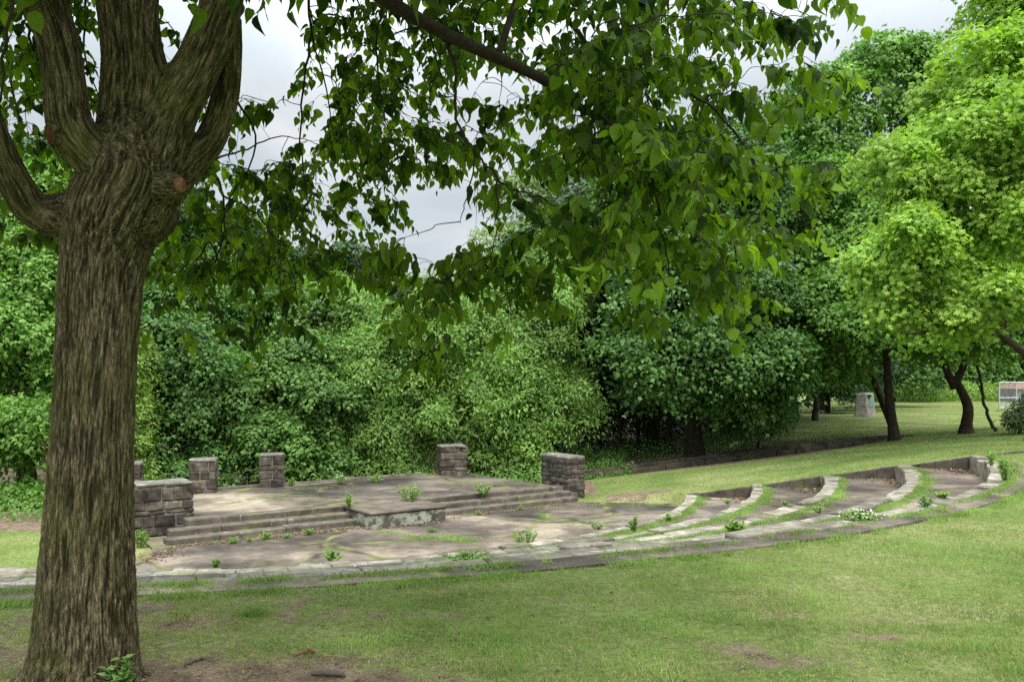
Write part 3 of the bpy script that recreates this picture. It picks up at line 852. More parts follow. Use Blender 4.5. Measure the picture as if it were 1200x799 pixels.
# ------------------------------------------------------------------ the big foreground tree
TREE_Y = 4.65
def big_tree():
    base = np.array([(97 - 600) / F * TREE_Y, TREE_Y, 0.0])
    root = empty('big_tree', base, 'large foreground tree with thick furrowed forking trunk and hanging heart shaped leaves', 'tree')
    Y = TREE_Y
    w = lambda px, y=Y: px / F * y / 2
    def L(lst):
        return [at(px, py, yy) for px, py, yy, _ in lst], [w(wd, yy) for px, py, yy, wd in lst]
    limbs = []
    limbs.append(smooth_path(*L([(92, 830, Y, 170), (96, 800, Y, 134), (99, 760, Y, 118), (101, 700, Y, 108), (105, 600, Y, 96), (109, 500, Y, 89), (114, 400, Y, 88), (121, 310, Y, 93), (134, 255, Y, 110), (155, 205, Y, 112), (162, 150, Y, 84)])))
    # root flare
    for (dx, dy, r) in ((-.3, -.1, .07), (-.2, -.26, .06), (.24, -.25, .06), (.28, .12, .06), (-.1, .34, .07)):
        b = np.array([base[0] - .02, Y, .0])
        limbs.append(smooth_path([b + [dx * .25, dy * .25, .42], b + [dx * .6, dy * .6, .12], b + [dx * 1.0, dy * 1.0, .0], b + [dx * 1.5, dy * 1.5, -.12]], [.1, r, r * .8, .03]))
    limbs.append(smooth_path(*L([(150, 262, Y, 100), (100, 255, Y, 62), (45, 248, Y - .1, 44), (18, 215, Y - .2, 38), (-10, 150, Y - .3, 32), (-40, 60, Y - .4, 26), (-120, -60, Y - .3, 18)])))      # low left limb
    limbs.append(smooth_path(*L([(160, 250, Y, 84), (120, 195, Y - .12, 56), (84, 150, Y - .22, 52), (76, 100, Y - .25, 46), (68, 50, Y - .25, 46), (52, 0, Y - .2, 50), (40, -70, Y - .1, 40), (60, -200, Y, 30)])))  # left limb
    limbs.append(smooth_path(*L([(84, 152, Y - .22, 40), (70, 156, Y - .27, 30), (58, 158, Y - .32, 24)])))          # sawn stub
    limbs.append(smooth_path(*L([(158, 210, Y, 96), (155, 130, Y, 74), (153, 70, Y, 64), (146, 0, Y + .05, 62), (140, -90, Y + .1, 50), (150, -260, Y + .2, 34)])))
    limbs.append(smooth_path(*L([(158, 175, Y, 60), (172, 100, Y - .08, 50), (166, 40, Y - .1, 42), (168, -20, Y - .05, 38), (200, -160, Y - .1, 26)])))
    limbs.append(smooth_path(*L([(172, 200, Y, 84), (200, 130, Y - .02, 62), (230, 80, Y - .04, 52), (250, 35, Y - .05, 50), (262, -5, Y - .05, 46), (275, -60, Y, 38), (330, -110, Y + .05, 28)])))   # right limb
    limbs.append(smooth_path(*L([(185, 215, Y + .05, 70), (222, 188, Y + .1, 40), (246, 165, Y + .15, 34), (262, 120, Y + .18, 32), (268, 70, Y + .15, 30), (268, 20, Y + .05, 30)])))  # curved outer limb
    limbs.append(smooth_path(*L([(160, 262, Y, 70), (182, 256, Y - .02, 50), (198, 240, Y - .03, 34)])))                 # healed knob
    limbs.append(smooth_path(*L([(180, 225, Y, 60), (200, 219, Y - .12, 36), (210, 216, Y - .17, 22)])))                 # cut stub
    me = tube_mesh('trunk', limbs, 20)
    # close the tube ends so that the remesher sees solid volumes
    import bmesh
    bm = bmesh.new(); bm.from_mesh(me)
    bmesh.ops.holes_fill(bm, edges=[e for e in bm.edges if e.is_boundary], sides=0)
    bmesh.ops.recalc_face_normals(bm, faces=bm.faces); bm.to_mesh(me); bm.free()
    tmp = bpy.data.objects.new('tmp', me); COL.objects.link(tmp)
    m = tmp.modifiers.new('r', 'REMESH'); m.mode = 'VOXEL'; m.voxel_size = .0085; m.use_smooth_shade = True
    s = tmp.modifiers.new('s', 'SMOOTH'); s.factor = .5; s.iterations = 14
    dg = bpy.context.evaluated_depsgraph_get(); ev = tmp.evaluated_get(dg)
    me2 = bpy.data.meshes.new_from_object(ev, depsgraph=dg)
    bpy.data.objects.remove(tmp)
    n = len(me2.vertices)
    co = np.empty(n * 3, np.float32); me2.vertices.foreach_get('co', co); co = co.reshape(-1, 3).astype(float)
    no = np.empty(n * 3, np.float32); me2.vertices.foreach_get('normal', no); no = no.reshape(-1, 3).astype(float)
    # limb coordinates: offset from the nearest axis point and length along the axis
    best = np.full(n, 1e9); bk = np.zeros((n, 3)); rl = np.zeros(n)
    for li, (pts, rad) in enumerate(limbs):
        p00 = pts[0]
        seg = np.linalg.norm(np.diff(pts, axis=0), axis=1); cum = np.concatenate([[0], np.cumsum(seg)])
        tan = nrm(np.gradient(pts, axis=0))
        u = np.array([1., 0, 0]) - tan[0] * tan[0][0]; fr = []
        for i in range(len(pts)):
            u = u - tan[i] * np.dot(u, tan[i]); u /= np.linalg.norm(u); fr.append(u.copy())
        fr = np.array(fr)
        for i in range(len(pts)):
            d = co - pts[i]
            dist = np.abs(np.linalg.norm(d, axis=1) - rad[i])
            ok = dist < best
            dv = d[ok]; T = tan[i]; U = fr[i]; W = np.cross(T, U)
            along_ = dv @ T
            bk[ok, 0] = dv @ U + p00[0]; bk[ok, 1] = dv @ W + p00[1]; bk[ok, 2] = (p00[2] + cum[i] + along_)
            rl[ok] = rad[i]; best[ok] = dist[ok]
    g = np.zeros(n)
    for i in range(n):
        x, y, z = bk[i]
        wz = z * 4.5; x = x + .009 * mnoise.noise((x * 9, y * 9, wz)); y = y + .009 * mnoise.noise((x * 9 + 7, y * 9, wz + 3)); bk[i, 0] = x; bk[i, 1] = y
        s1 = mnoise.noise((x * 58, y * 58, z * 3.4 + 4)); s2 = mnoise.noise((x * 90 + 9, y * 90, z * 20)); s3 = mnoise.noise((x * 7, y * 7, z * 1.6 + 9))
        g[i] = (1 - abs(s1) * 3.2) * .75 + s2 * .4 + .25 * s3
    g = np.clip(g, -1, 1)
    amp = np.clip(rl / .2, .25, 1)
    co2 = co + no * ((g - .35) * .011 * amp)[:, None]
    me2.vertices.foreach_set('co', co2.astype(np.float32).ravel())
    a = me2.attributes.new('bk', 'FLOAT_VECTOR', 'POINT'); a.data.foreach_set('vector', (bk * [1, 1, .12]).astype(np.float32).ravel())
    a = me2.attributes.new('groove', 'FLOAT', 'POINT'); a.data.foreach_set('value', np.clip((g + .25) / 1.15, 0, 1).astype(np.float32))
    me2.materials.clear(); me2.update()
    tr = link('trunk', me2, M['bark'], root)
    for (px, py, yy, nx, rad, mat) in ((213.5, 216, Y - .16, (.92, -.38, .1), .042, 'cut'), (55, 158, Y - .3, (-.9, -.4, -.1), .045, 'cut_old')):
        c = at(px, py, yy); nx = nrm(np.array([nx], float))[0]
        u = nrm(np.cross(nx, [0, 0, 1])[None])[0]; v = np.cross(nx, u)
        pts = []; rd = []
        cc = [c - nx * .03, c, c + nx * .004]
        mm = tube_mesh('sawn_face', [(np.array([c - nx * .05, c - nx * .01, c, c + nx * .003]), np.array([rad * 1.05, rad, rad * .8, .001]))], 18)
        link('sawn_face', mm, M[mat], tr)

    # ---- branches and leaf sprays
    DM = {0: '7461311004766567789998775311', 1: '76523100016888537899841000', 2: '7652111014799854789998873000', 3: '7521113446888877578999860000', 4: '7411115557888874558999871000',
          5: '5210147777652232237899973000', 6: '4100278776300123667788740000', 7: '2000488888676666436888510000', 8: '1000676664227656200378520000', 9: '0000432340004351000551000000', 10: '0000000000001000000000000000'}
    anchors = []; leaf_scale = []
    for row, line in DM.items():
        for colm, ch in enumerate(line[:25]):
            d = int(ch)
            if d == 0: continue
            cnt = d * .062 * (1.0 if d < 7 else 1.15) * (.55 if colm >= 21 else .9 if colm == 20 else 1)
            cx, cy = colm * 40 + 16, row * 40 + 8
            lay = RNG.poisson(cnt * (10.2 if colm < 15 else 9.8)) if d > 2 else RNG.poisson(cnt * 3.5)
            for _ in range(lay):
                px = cx + random.uniform(-24, 24) - (14 if colm >= 19 else 0); py = cy + random.uniform(-24, 24)
                if px < 150: yy = random.uniform(5.2, 6.9)
                elif px < 440: yy = random.uniform(5.6, 8.0)
                elif px < 640 and py < 250: yy = random.uniform(5.4, 7.6)
                elif px < 640: yy = random.uniform(4.9, 6.3)
                else: yy = random.uniform(4.1, 6.2)
                if abs(px - 110) < 75 and yy < TREE_Y + .4: yy = TREE_Y + random.uniform(.6, 2)
                anchors.append(at(px, py, yy))
    n_in = len(anchors)
    # the rest of the crown, above and around the picture, plus an added shade roof
    k = 0
    while k < 650:       # thick unseen roof of leaves added over the fork to block sky light
        p = np.array([random.uniform(-5, .6), random.uniform(3.0, 7.6), random.uniform(3.9, 6.6)])
        if HZ + (EYE - p[2]) / p[1] * F > (-210 if p[1] < 5.4 else -70): continue
        anchors.append(p); k += 1
    k = 0
    while k < 400:
        p = np.array([-1.2, 4.6, 6.0]) + np.array([7.2, 6.8, 3.6]) * nrm(RNG.normal(0, 1, (1, 3)))[0] * RNG.uniform(.35, 1) 
        if p[2] < 2.9 or (.0 < p[1] < 4.6 and p[0] > -1.3 and p[2] < EYE + .62 * p[1] + .8) or (.0 < p[1] < 3.6 and p[2] < EYE + 1.0 * p[1] + .5): continue
        if p[1] > .3:
            py = HZ + (EYE - p[2]) / p[1] * F
            if py > -70: continue
        anchors.append(p); k += 1
    A = np.array(anchors)
    # skeleton nodes
    nodes = []; par = []; fixed_r = []
    def addpath(pts, rad, start=-1):
        pr = start
        for p, r in zip(pts, rad):
            nodes.append(np.array(p)); par.append(pr); fixed_r.append(r); pr = len(nodes) - 1
        return pr
    for l in (6, 7, 9, 10, 11):   # ends of the limbs
        pts, rad = limbs[l]; addpath(pts[-26::3], rad[-26::3])
    n_limb = len(nodes)
    main = smooth_path([at(275, -60, Y), at(340, -75, Y), at(400, -35, Y), at(452, 0, Y), at(530, 44, Y), at(630, 90, Y + .05), at(662, 115, Y + .1), at(745, 165, Y + .15), at(800, 205, Y + .2), at(850, 250, Y + .2)],
                       [.05, .047, .043, .039, .034, .028, .024, .017, .013, .007], n=6)
    addpath(*main); i_main = len(nodes) - 1
    paths = [main]
    hang = [([(357, -30, 6), (364, 30, 6), (356, 100, 6), (352, 170, 6.1), (362, 250, 6.2)], .011), ([(362, 20, 6), (385, 120, 6), (395, 180, 6.1)], .007),
            ([(515, 36, Y), (532, 80, Y + .05), (536, 140, Y + .1), (560, 180, Y + .1), (592, 218, Y + .15), (640, 235, Y + .2)], .011),
            ([(560, 180, Y + .1), (545, 235, Y + .2), (540, 262, Y + .2)], .005), ([(583, 212, Y + .15), (582, 262, Y + .2), (575, 300, Y + .3)], .006), ([(600, 220, Y + .15), (622, 240, Y + .2), (632, 268, Y + .25)], .004),
            ([(500, 30, Y), (520, 95, Y + .3), (545, 130, Y + .4)], .006),
            ([(640, -60, Y + .4), (670, 30, Y + .5), (720, 75, Y + .5), (780, 95, Y + .6), (850, 140, Y + .6), (900, 220, Y + .6)], .016),
            ([(740, 165, Y + .15), (770, 240, Y + .1), (780, 300, Y), (790, 360, Y)], .009), ([(30, -60, Y + 1), (38, 60, Y + 1), (50, 110, Y + 1)], .012), ([(15, -60, 6), (8, 60, 6.1), (25, 160, 6.2), (15, 260, 6.2)], .012), ([(75, -40, 6.2), (88, 60, 6.3), (70, 120, 6.3)], .008), ([(103, -40, Y + 1.5), (100, 60, Y + 1.5), (120, 130, Y + 1.5)], .01),
            ([(120, -80, Y + .5), (40, -60, 4), (10, 20, 3.8), (0, 120, 3.9)], .014),
            ([(268, 100, Y + .2), (300, 170, 6), (260, 260, 6.3), (285, 300, 6.4)], .008), ([(362, 250, 6.2), (330, 310, 6.2), (330, 360, 6.2)], .005), ([(430, -60, Y + .6), (600, -50, 5.2), (760, -40, 5.2), (900, -20, 5.3), (960, 0, 5.3)], .018),
            ([(452, 0, Y), (440, 60, 5.2), (450, 130, 5.6), (470, 200, 5.6)], .008), ([(575, 300, Y + .3), (540, 320, 5.2), (520, 370, 5.3)], .004), ([(575, 300, Y + .3), (590, 340, 5.2)], .004), ([(215, 195, 5.0), (240, 190, 5.8), (262, 230, 6.4), (258, 290, 6.5), (235, 345, 6.5)], .012), ([(262, 230, 6.4), (300, 250, 6.6), (335, 300, 6.6), (350, 350, 6.6)], .008), ([(240, 190, 5.8), (290, 175, 6.5), (330, 160, 6.8), (380, 170, 7)], .008), ([(235, 300, 6.5), (200, 330, 6.3), (185, 370, 6.3)], .006)]
    for pts, r0 in hang:
        c = [at(*p) for p in pts]
        pp, rr = smooth_path(c, list(np.linspace(r0, r0 * .35, len(c))), n=6, wob=.006)
        # attach to the nearest existing node
        NA = np.array(nodes); j = int(np.argmin(np.linalg.norm(NA - pp[0], axis=1)))
        if np.linalg.norm(NA[j] - pp[0]) > .05:
            mid = (NA[j] + pp[0]) / 2 + np.array([0, 0, .1])
            q, qr = smooth_path([NA[j], mid, pp[0]], [r0 * 1.25, r0 * 1.15, r0], n=5); paths.append((q, qr))
            j = addpath(q[1:], qr[1:], j)
        paths.append((pp, rr)); addpath(pp, rr, j)
    NA = np.array(nodes)
    nA = len(A)
    buf = np.zeros((len(nodes) + nA * 3 + 9, 3)); buf[:len(nodes)] = NA; cnt = len(nodes)
    pl = [0.0] * cnt; spray_root = {}
    weight = [0] * cnt; par2 = list(par); rfix = list(fixed_r)
    bd = np.full(nA, 1e9); bj = np.zeros(nA, int); todo = np.ones(nA, bool)
    def relax(j):
        c = np.linalg.norm(A - buf[j], axis=1) + .04 * pl[j] + np.where(A[:, 2] > buf[j][2] + .1, .25, 0)
        m = (c < bd) & todo
        bd[m] = c[m]; bj[m] = j
    for j in range(cnt): relax(j)
    while todo.any():
        ai = int(np.argmin(np.where(todo, bd, 1e9))); todo[ai] = False
        j = int(bj[ai]); a = A[ai]; p0 = buf[j].copy(); L_ = np.linalg.norm(a - p0)
        wn = min(.06 * L_, .09)
        m1 = p0 + (a - p0) * .35 + np.array([0, 0, .1 * L_]) + RNG.normal(0, wn, 3)
        m2 = p0 + (a - p0) * .7 + np.array([0, 0, .07 * L_]) + RNG.normal(0, wn, 3)
        if ai < n_in and L_ > .85: continue
        if ai >= n_in:
            qs = [p0 + (a - p0) * t + [0, 0, zz] for t in np.linspace(0, 1, 9) for zz in (0, -.25)]
            if any(q[1] > .3 and HZ + (EYE - q[2]) / q[1] * F > -15 and abs(q[0]) < .66 * q[1] for q in qs): continue
        pr = j
        for q in (m1, m2, a):
            buf[cnt] = q; par2.append(pr); pl.append(pl[j] + L_ * .8); rfix.append(0); weight.append(0); pr = cnt; cnt += 1
            relax(pr)
        spray_root[ai] = pr; weight[pr] = 1
    wsum = np.array(weight, float)
    for i in range(cnt - 1, -1, -1):
        if par2[i] >= 0: wsum[par2[i]] += wsum[i]
    rad = np.minimum(.0016 * np.power(np.maximum(wsum, 1), .38), .012)
    segs = []
    for i in range(cnt):
        if rfix[i] == 0:
            j = par2[i]; segs.append((np.array([buf[j], buf[i]]), np.array([min(rad[j], rad[i] * 1.35), rad[i]])))
    # chains in threes are smoother: merge m1,m2,a
    chains = []
    i = len(nodes)
    while i < cnt:
        j = par2[i]
        pts = np.array([buf[j], buf[i], buf[i + 1], buf[i + 2]]); rr = np.array([rad[i] * 1.15, rad[i], rad[i + 1], rad[i + 2] * .6])
        if not any(.1 < q[1] < 3.8 and abs(q[0]) < .66 * q[1] + .1 and (EYE - q[2]) / q[1] * F + HZ > -30 for q in pts): chains.append(smooth_path(pts, rr, n=3))
        i += 3
    me = tube_mesh('twigs', chains, 5)
    br = tube_mesh('branches', paths, 10)
    b = link('branch', br, M['twig'], root); link('twigs', me, M['twig'], b)
    # leaves on every spray
    LP, LT, LN, LS, LR = [], [], [], [], []
    stems = []
    for ai in range(len(A)):
        if ai not in spray_root: continue
        a = A[ai]; p0 = buf[par2[spray_root[ai]]]
        inside = ai < n_in
        for rep in range(3):
            dr = a - p0; dr[2] *= .4; dr = dr / (np.linalg.norm(dr) + 1e-6) + RNG.normal(0, .55, 3); dr[2] = dr[2] * .4 - .35; dr /= np.linalg.norm(dr)
            L_ = random.uniform(.1, .26) if inside else random.uniform(.4, .7)
            nl = max(4, int(L_ / .03)) if inside else int(L_ / .075)
            tone = random.gauss(.42, .2)
            side = np.cross(dr, [0, 0, 1]); side /= np.linalg.norm(side) + 1e-9
            pts = []
            for k in range(nl):
                t = (k + 1) / nl
                q = a + dr * L_ * t + np.array([0, 0, -.3 * L_ * t * t])
                sd = side * (1 if k % 2 else -1)
                tipd = dr * .4 + sd * .55 + np.array([0, 0, -1.0]) + RNG.normal(0, .33, 3)
                nn = np.array([0, 0, .75]) + sd * .8 + dr * .45 + RNG.normal(0, .45, 3)
                pet = sd * .03 + np.array([0, 0, -.015]) + dr * .01
                LR.append(tone); LP.append(q + pet); LT.append(tipd); LN.append(nn)
                LS.append((random.uniform(.06, .104) * random.choice((1, 1, 1, .62)) if inside else .15) * (.75 + .35 * math.sin(PI * min(t + .15, 1))))
                pts.append(q)
            if inside: stems.append((np.array([a] + pts), np.linspace(.0024, .001, len(pts) + 1)))
    LP, LT, LN, LS, LR = map(np.array, (LP, LT, LN, LS, LR))
    # keep a clear view cone close to the lens
    ok = ~((LP[:, 1] > 0) & (LP[:, 1] < 3.2) & (np.abs(LP[:, 0]) < .7 * LP[:, 1] + .3) & ((LP[:, 2] - EYE) < .5 * LP[:, 1] + .2))
    LP, LT, LN, LS, LR = LP[ok], LT[ok], LN[ok], LS[ok], LR[ok]
    link('leaf_stems', tube_mesh('leaf_stems', stems, 4), M['twig'], b)
    me = scatter('foliage', LP, LT, LN, LS, HEART, np.clip(np.array(LR) + RNG.normal(0, .2, len(LP)), 0, 1), .5)
    link('foliage', me, M['heart'], root)
    print('foreground leaves', len(LP), 'sprays', len(A), 'trunk verts', n)
M['heart'] = leaf_mat('heart_leaves', (.018, .05, .006), (.17, .295, .03), trans=.5, rough=.5, tint=(1.55, 1.6, .3), spec=.2, patch=.15, pscale=.8)
big_tree()

# ------------------------------------------------------------------ background trees
def ragged(lobes, rg, frac=(.13, .42), num=12):
    out = []
    for c, r in lobes:
        c = np.array(c, float); r = np.array(r, float)
        out.append((c, r * .84))
        for _ in range(num):
            d = rg.normal(0, 1, 3); d /= np.linalg.norm(d)
            if d[1] > .5: d[1] *= -1
            if d[2] < -.6: d[2] *= -1
            k = rg.uniform(*frac); s = r.mean() * k
            out.append((c + r * d * rg.uniform(.72, .98), np.array([s * rg.uniform(1, 1.5), s * rg.uniform(1, 1.4), s * rg.uniform(.6, .95)])))
    return out

def crown_leaves(lobes, n_clumps, clump_r, per, size, shell=(.68, 1.07), fill=.28, back=.35, droop=.35, rg=RNG, updir=.55):
    lobes = ragged(lobes, rg)
    lob = np.array([l[0] for l in lobes], float); rad = np.array([l[1] for l in lobes], float)
    area = np.array([r[0] * r[2] + r[0] * r[1] for r in rad]); pr = area / area.sum()
    C = []; Nn = []
    tries = 0
    while len(C) < n_clumps and tries < n_clumps * 14:
        tries += 1
        i = rg.choice(len(lobes), p=pr)
        d = rg.normal(0, 1, 3); d /= np.linalg.norm(d)
        if d[2] < -.75: continue
        if d[1] > .3 and rg.random() > back: continue
        inner = rg.random() < fill
        s = rg.uniform(.3, .75) if inner else (rg.uniform(1.08, 1.24) if rg.random() < .07 else rg.uniform(*shell))
        bump = 1 + .13 * mnoise.noise(tuple(d * 2.3 + lob[i])) + .1 * mnoise.noise(tuple(d * 5.1 + lob[i]))
        p = lob[i] + rad[i] * d * s * bump
        if not inner:
            q = np.linalg.norm((p - lob) / rad, axis=1); q[i] = 9
            if np.min(q) < .72: continue
        C.append(p); n = d * .75 + np.array([0, 0, updir]) + rg.normal(0, .25, 3); Nn.append(n)
    C = np.array(C); Nn = nrm(np.array(Nn)); m = len(C)
    cnt = np.maximum(4, rg.normal(per, per * .3, m)).astype(int)
    idx = np.repeat(np.arange(m), cnt); n = len(idx)
    cr = clump_r * rg.uniform(.55, 1.35, m)
    u = np.cross(Nn, [0.1, .2, 1.]); u = nrm(u); v = np.cross(Nn, u)
    th = rg.uniform(0, 2 * PI, n); rr = np.sqrt(rg.random(n)); 
    lobed = 1 + .35 * np.sin(th * 3 + idx * 1.7)
    rr = rr * lobed
    rad3 = cr[idx] * rr
    radial = np.cos(th)[:, None] * u[idx] + np.sin(th)[:, None] * v[idx]
    pos = C[idx] + radial * rad3[:, None] - Nn[idx] * (droop * rad3 * rr)[:, None] + Nn[idx] * rg.normal(0, .12, n)[:, None] * cr[idx][:, None]
    tip = radial * 1.0 + rg.normal(0, .45, (n, 3)) + np.array([0, 0, -.4])
    nor = Nn[idx] * 1.0 + rg.normal(0, .3, (n, 3)) + radial * .25
    sz = size * rg.uniform(.7, 1.25, n)
    cl = np.clip(.5 + .17 * rg.normal(0, 1, m), 0, 1)
    rnd = np.clip(cl[idx] + rg.normal(0, .1, n), 0, 1)
    return pos, tip, nor, sz, rnd

def tree(name, label, base, top_of_trunk, tr, lobes, n_clumps, clump_r, per, size, tmpl, leafm, barkm='dark_bark', cat='tree', group=None, limbs=True, **kw):
    root = empty(name, base, label, cat, group)
    paths = []
    b = np.array(base, float); t = np.array(top_of_trunk, float)
    if tr > 0:
        mid = (b + t) / 2 + RNG.normal(0, .12, 3) * [1, 1, 0]
        paths.append(smooth_path([b - [0, 0, .15], b + [0, 0, .12], b + (mid - b) * .35, mid, t], [tr * 1.6, tr * 1.3, tr, tr * .85, tr * .6], n=7))
        if limbs:
            for c, r in lobes:
                c = np.array(c, float)
                s0 = b + (t - b) * RNG.uniform(.45, .95)
                m = (s0 + c) / 2 + np.array([0, 0, -.3]) + RNG.normal(0, .2, 3)
                paths.append(smooth_path([s0, m, c], [tr * .5, tr * .33, tr * .12], n=6))
                for _ in range(5):
                    e = c + np.array(r) * nrm(RNG.normal(0, 1, (1, 3)))[0] * .8
                    paths.append(smooth_path([c + (m - c) * RNG.uniform(0, .5), (c + e) / 2 + [0, 0, .15], e], [tr * .16, tr * .1, tr * .03], n=4))
        link('trunk', tube_mesh('trunk', paths, 9), M[barkm], root)
    lv = crown_leaves(lobes, n_clumps, clump_r, per, size, **kw)
    link('crown', scatter('crown', *lv[:4], tmpl, lv[4]), M[leafm], root)
    return root

M['maple_bright'] = leaf_mat('bright_maple_leaves', (.155, .3, .035), (.37, .55, .09), trans=.45, patch=.14, pscale=.5, tint=(1.1, 1.2, .4))
M['maple_mid'] = leaf_mat('mid_maple_leaves', (.085, .185, .028), (.2, .37, .068), trans=.3, patch=.2)
M['maple_dark'] = leaf_mat('dark_maple_leaves', (.045, .11, .023), (.125, .25, .056), trans=.28, patch=.22)
M['airy'] = leaf_mat('light_shrub_leaves', (.11, .205, .04), (.25, .4, .095), trans=.38, patch=.2)
M['pale'] = leaf_mat('pale_tree_leaves', (.15, .22, .07), (.28, .37, .13), trans=.32, patch=.2)
M['shrub'] = leaf_mat('shrub_leaves', (.058, .135, .026), (.155, .285, .06), trans=.3, patch=.22)
M['yellow_shrub'] = leaf_mat('yellow_shrub_leaves', (.12, .22, .03), (.25, .38, .07), trans=.32, patch=.15)
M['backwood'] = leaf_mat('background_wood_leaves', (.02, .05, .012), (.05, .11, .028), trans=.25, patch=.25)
M['rhodo'] = leaf_mat('rhododendron_leaves', (.07, .1, .03), (.17, .22, .08), trans=.15, patch=.2)

def lobe(px, py, Y, wpx, hpx, dep=None):
    """ellipsoid whose outline covers wpx x hpx pixels at depth Y"""
    rx, rz = wpx / F * Y / 2, hpx / F * Y / 2
    return (at(px, py, Y), (rx, dep if dep else (rx + rz) / 2, rz))
def gbase(px, Y):
    x = (px - 600) / F * Y; return np.array([x, Y, float(ground_z(x, Y))])

# bright maple on the right
tree('maple_tree', 'bright yellow green maple filling the right side of the picture with its branches reaching left', gbase(1213, 24.5), at(1206, 250, 24.5), .22,
     [lobe(1125, 175, 22.5, 160, 150), lobe(1065, 310, 21.5, 140, 130), lobe(1180, 25, 23.5, 130, 150), lobe(1180, 260, 22, 150, 150), lobe(1110, 245, 22, 170, 120),
      lobe(1160, 350, 21, 150, 80), lobe(1200, -60, 24, 170, 160), lobe(1260, 120, 24, 200, 240), lobe(1280, 300, 25, 170, 160), lobe(1290, -60, 26, 200, 200), lobe(1030, 300, 22, 60, 60), lobe(1050, 362, 21.5, 90, 50), lobe(1132, 112, 23, 90, 100), lobe(1165, 85, 21.8, 90, 110), lobe(1065, 215, 22.2, 110, 110), lobe(1180, 150, 21.2, 120, 130), lobe(1105, 385, 21.5, 120, 40), lobe(1185, 5, 23.5, 80, 90)],
     3500, .46, 30, .135, MAPLE, 'maple_bright', barkm='dark_bark', fill=.25, back=.3)
bm_ = [o for o in COL.objects if o.name == 'maple_tree'][0]
Yb = 21.2
link('limb', tube_mesh('limb', [smooth_path([at(1215, 425, 24), at(1172, 391, 22.5), at(1140, 368, Yb), at(1100, 330, Yb), at(1065, 290, Yb)], [.12, .09, .07, .05, .03], n=6, wob=.01),
     smooth_path([at(1165, 390, 22.3), at(1125, 387, Yb), at(1085, 389, Yb - .2), at(1055, 392, Yb - .3)], [.06, .045, .035, .012], n=6, wob=.012)], 9), M['dark_bark'], bm_)
# mid-green maple behind it
tree('maple_tree', 'tall mid green maple with a rounded top, left of the bright maple', gbase(1046, 37), at(975, 330, 36), .16,
     [lobe(1030, 110, 36, 130, 130), lobe(960, 150, 35, 120, 130), lobe(1075, 120, 37, 80, 140), lobe(905, 235, 34, 130, 120), lobe(985, 240, 33.5, 160, 140), lobe(930, 330, 33, 170, 130), lobe(1010, 350, 33, 130, 110), lobe(890, 190, 36, 70, 70),
      lobe(960, 410, 32.5, 160, 100), lobe(900, 420, 32, 130, 90), lobe(1070, 250, 37, 150, 250)],
     3000, .62, 26, .19, MAPLE3, 'maple_mid', back=.25)
# shade trees on the crest (dark trunks)
G2 = 'shade trees standing on the grass crest'
t1 = tree('shade_tree', 'straight dark trunk standing on the grass crest just right of the monument', gbase(1048, 31), at(1038, 400, 31), .175,
     [lobe(1050, 375, 30, 170, 100), lobe(1100, 360, 31, 130, 110), lobe(1000, 370, 31, 80, 70), lobe(1040, 300, 32, 200, 120)], 650, .55, 26, .18, MAPLE3, 'maple_mid', group=G2, limbs=False)
t2 = tree('shade_tree', 'dark leaning trunk forking low on the crest beside the crooked sapling', gbase(1132, 31), at(1117, 440, 31), .205,
     [lobe(1140, 395, 31, 150, 80), lobe(1200, 380, 32, 120, 100), lobe(1100, 400, 32, 90, 60)], 480, .55, 26, .18, MAPLE3, 'maple_mid', group=G2, limbs=False)
link('fork', tube_mesh('fork', [smooth_path([at(1119, 455, 31), at(1108, 430, 31), at(1102, 400, 31)], [.15, .12, .09], n=6), smooth_path([at(1118, 452, 31), at(1130, 425, 31), at(1131, 395, 31)], [.15, .12, .09], n=6)], 9), M['dark_bark'], t2)
r = empty('sapling', gbase(1167, 30.5), 'thin crooked bare sapling leaning left beside the forked trunk', 'sapling')
sp = [at(1167, 505, 30.5), at(1160, 492, 30.5), at(1153, 470, 30.5), at(1149, 445, 30.6), at(1140, 415, 30.7), at(1132, 390, 30.8)]
link('stem', tube_mesh('stem', [smooth_path(sp, [.07, .06, .055, .05, .04, .03], n=5, wob=.015), smooth_path([at(1152, 466, 30.5), at(1146, 450, 30.4), at(1139, 441, 30.4)], [.03, .02, .01], n=4)], 7), M['dark_bark'], r)
# dark maples in the middle distance
tree('maple_tree', 'dark green maple with drooping layered branches, right of the light green thicket', gbase(815, 31), at(812, 300, 31), .3,
     [lobe(780, 330, 29.5, 130, 130), lobe(850, 330, 30, 150, 150), lobe(740, 400, 29, 100, 110), lobe(810, 420, 28.5, 140, 90), lobe(880, 430, 29, 130, 90), lobe(785, 455, 29, 100, 40), lobe(760, 250, 31, 140, 130), lobe(860, 230, 32, 140, 130),
      lobe(740, 300, 31, 90, 120), lobe(868, 470, 29.5, 90, 50)],
     2700, .6, 28, .17, MAPLE3, 'maple_dark', back=.25)
tree('shrub', 'dark low spreading shrub at the edge of the far lawn under the dark maple', gbase(888, 31.5), gbase(888, 31.5) + [0, 0, 1.0], .05,
     [lobe(885, 492, 31.5, 80, 60), lobe(860, 500, 31, 50, 45), lobe(912, 480, 32.5, 40, 45)], 420, .4, 26, .12, OVAL, 'maple_dark', limbs=False)
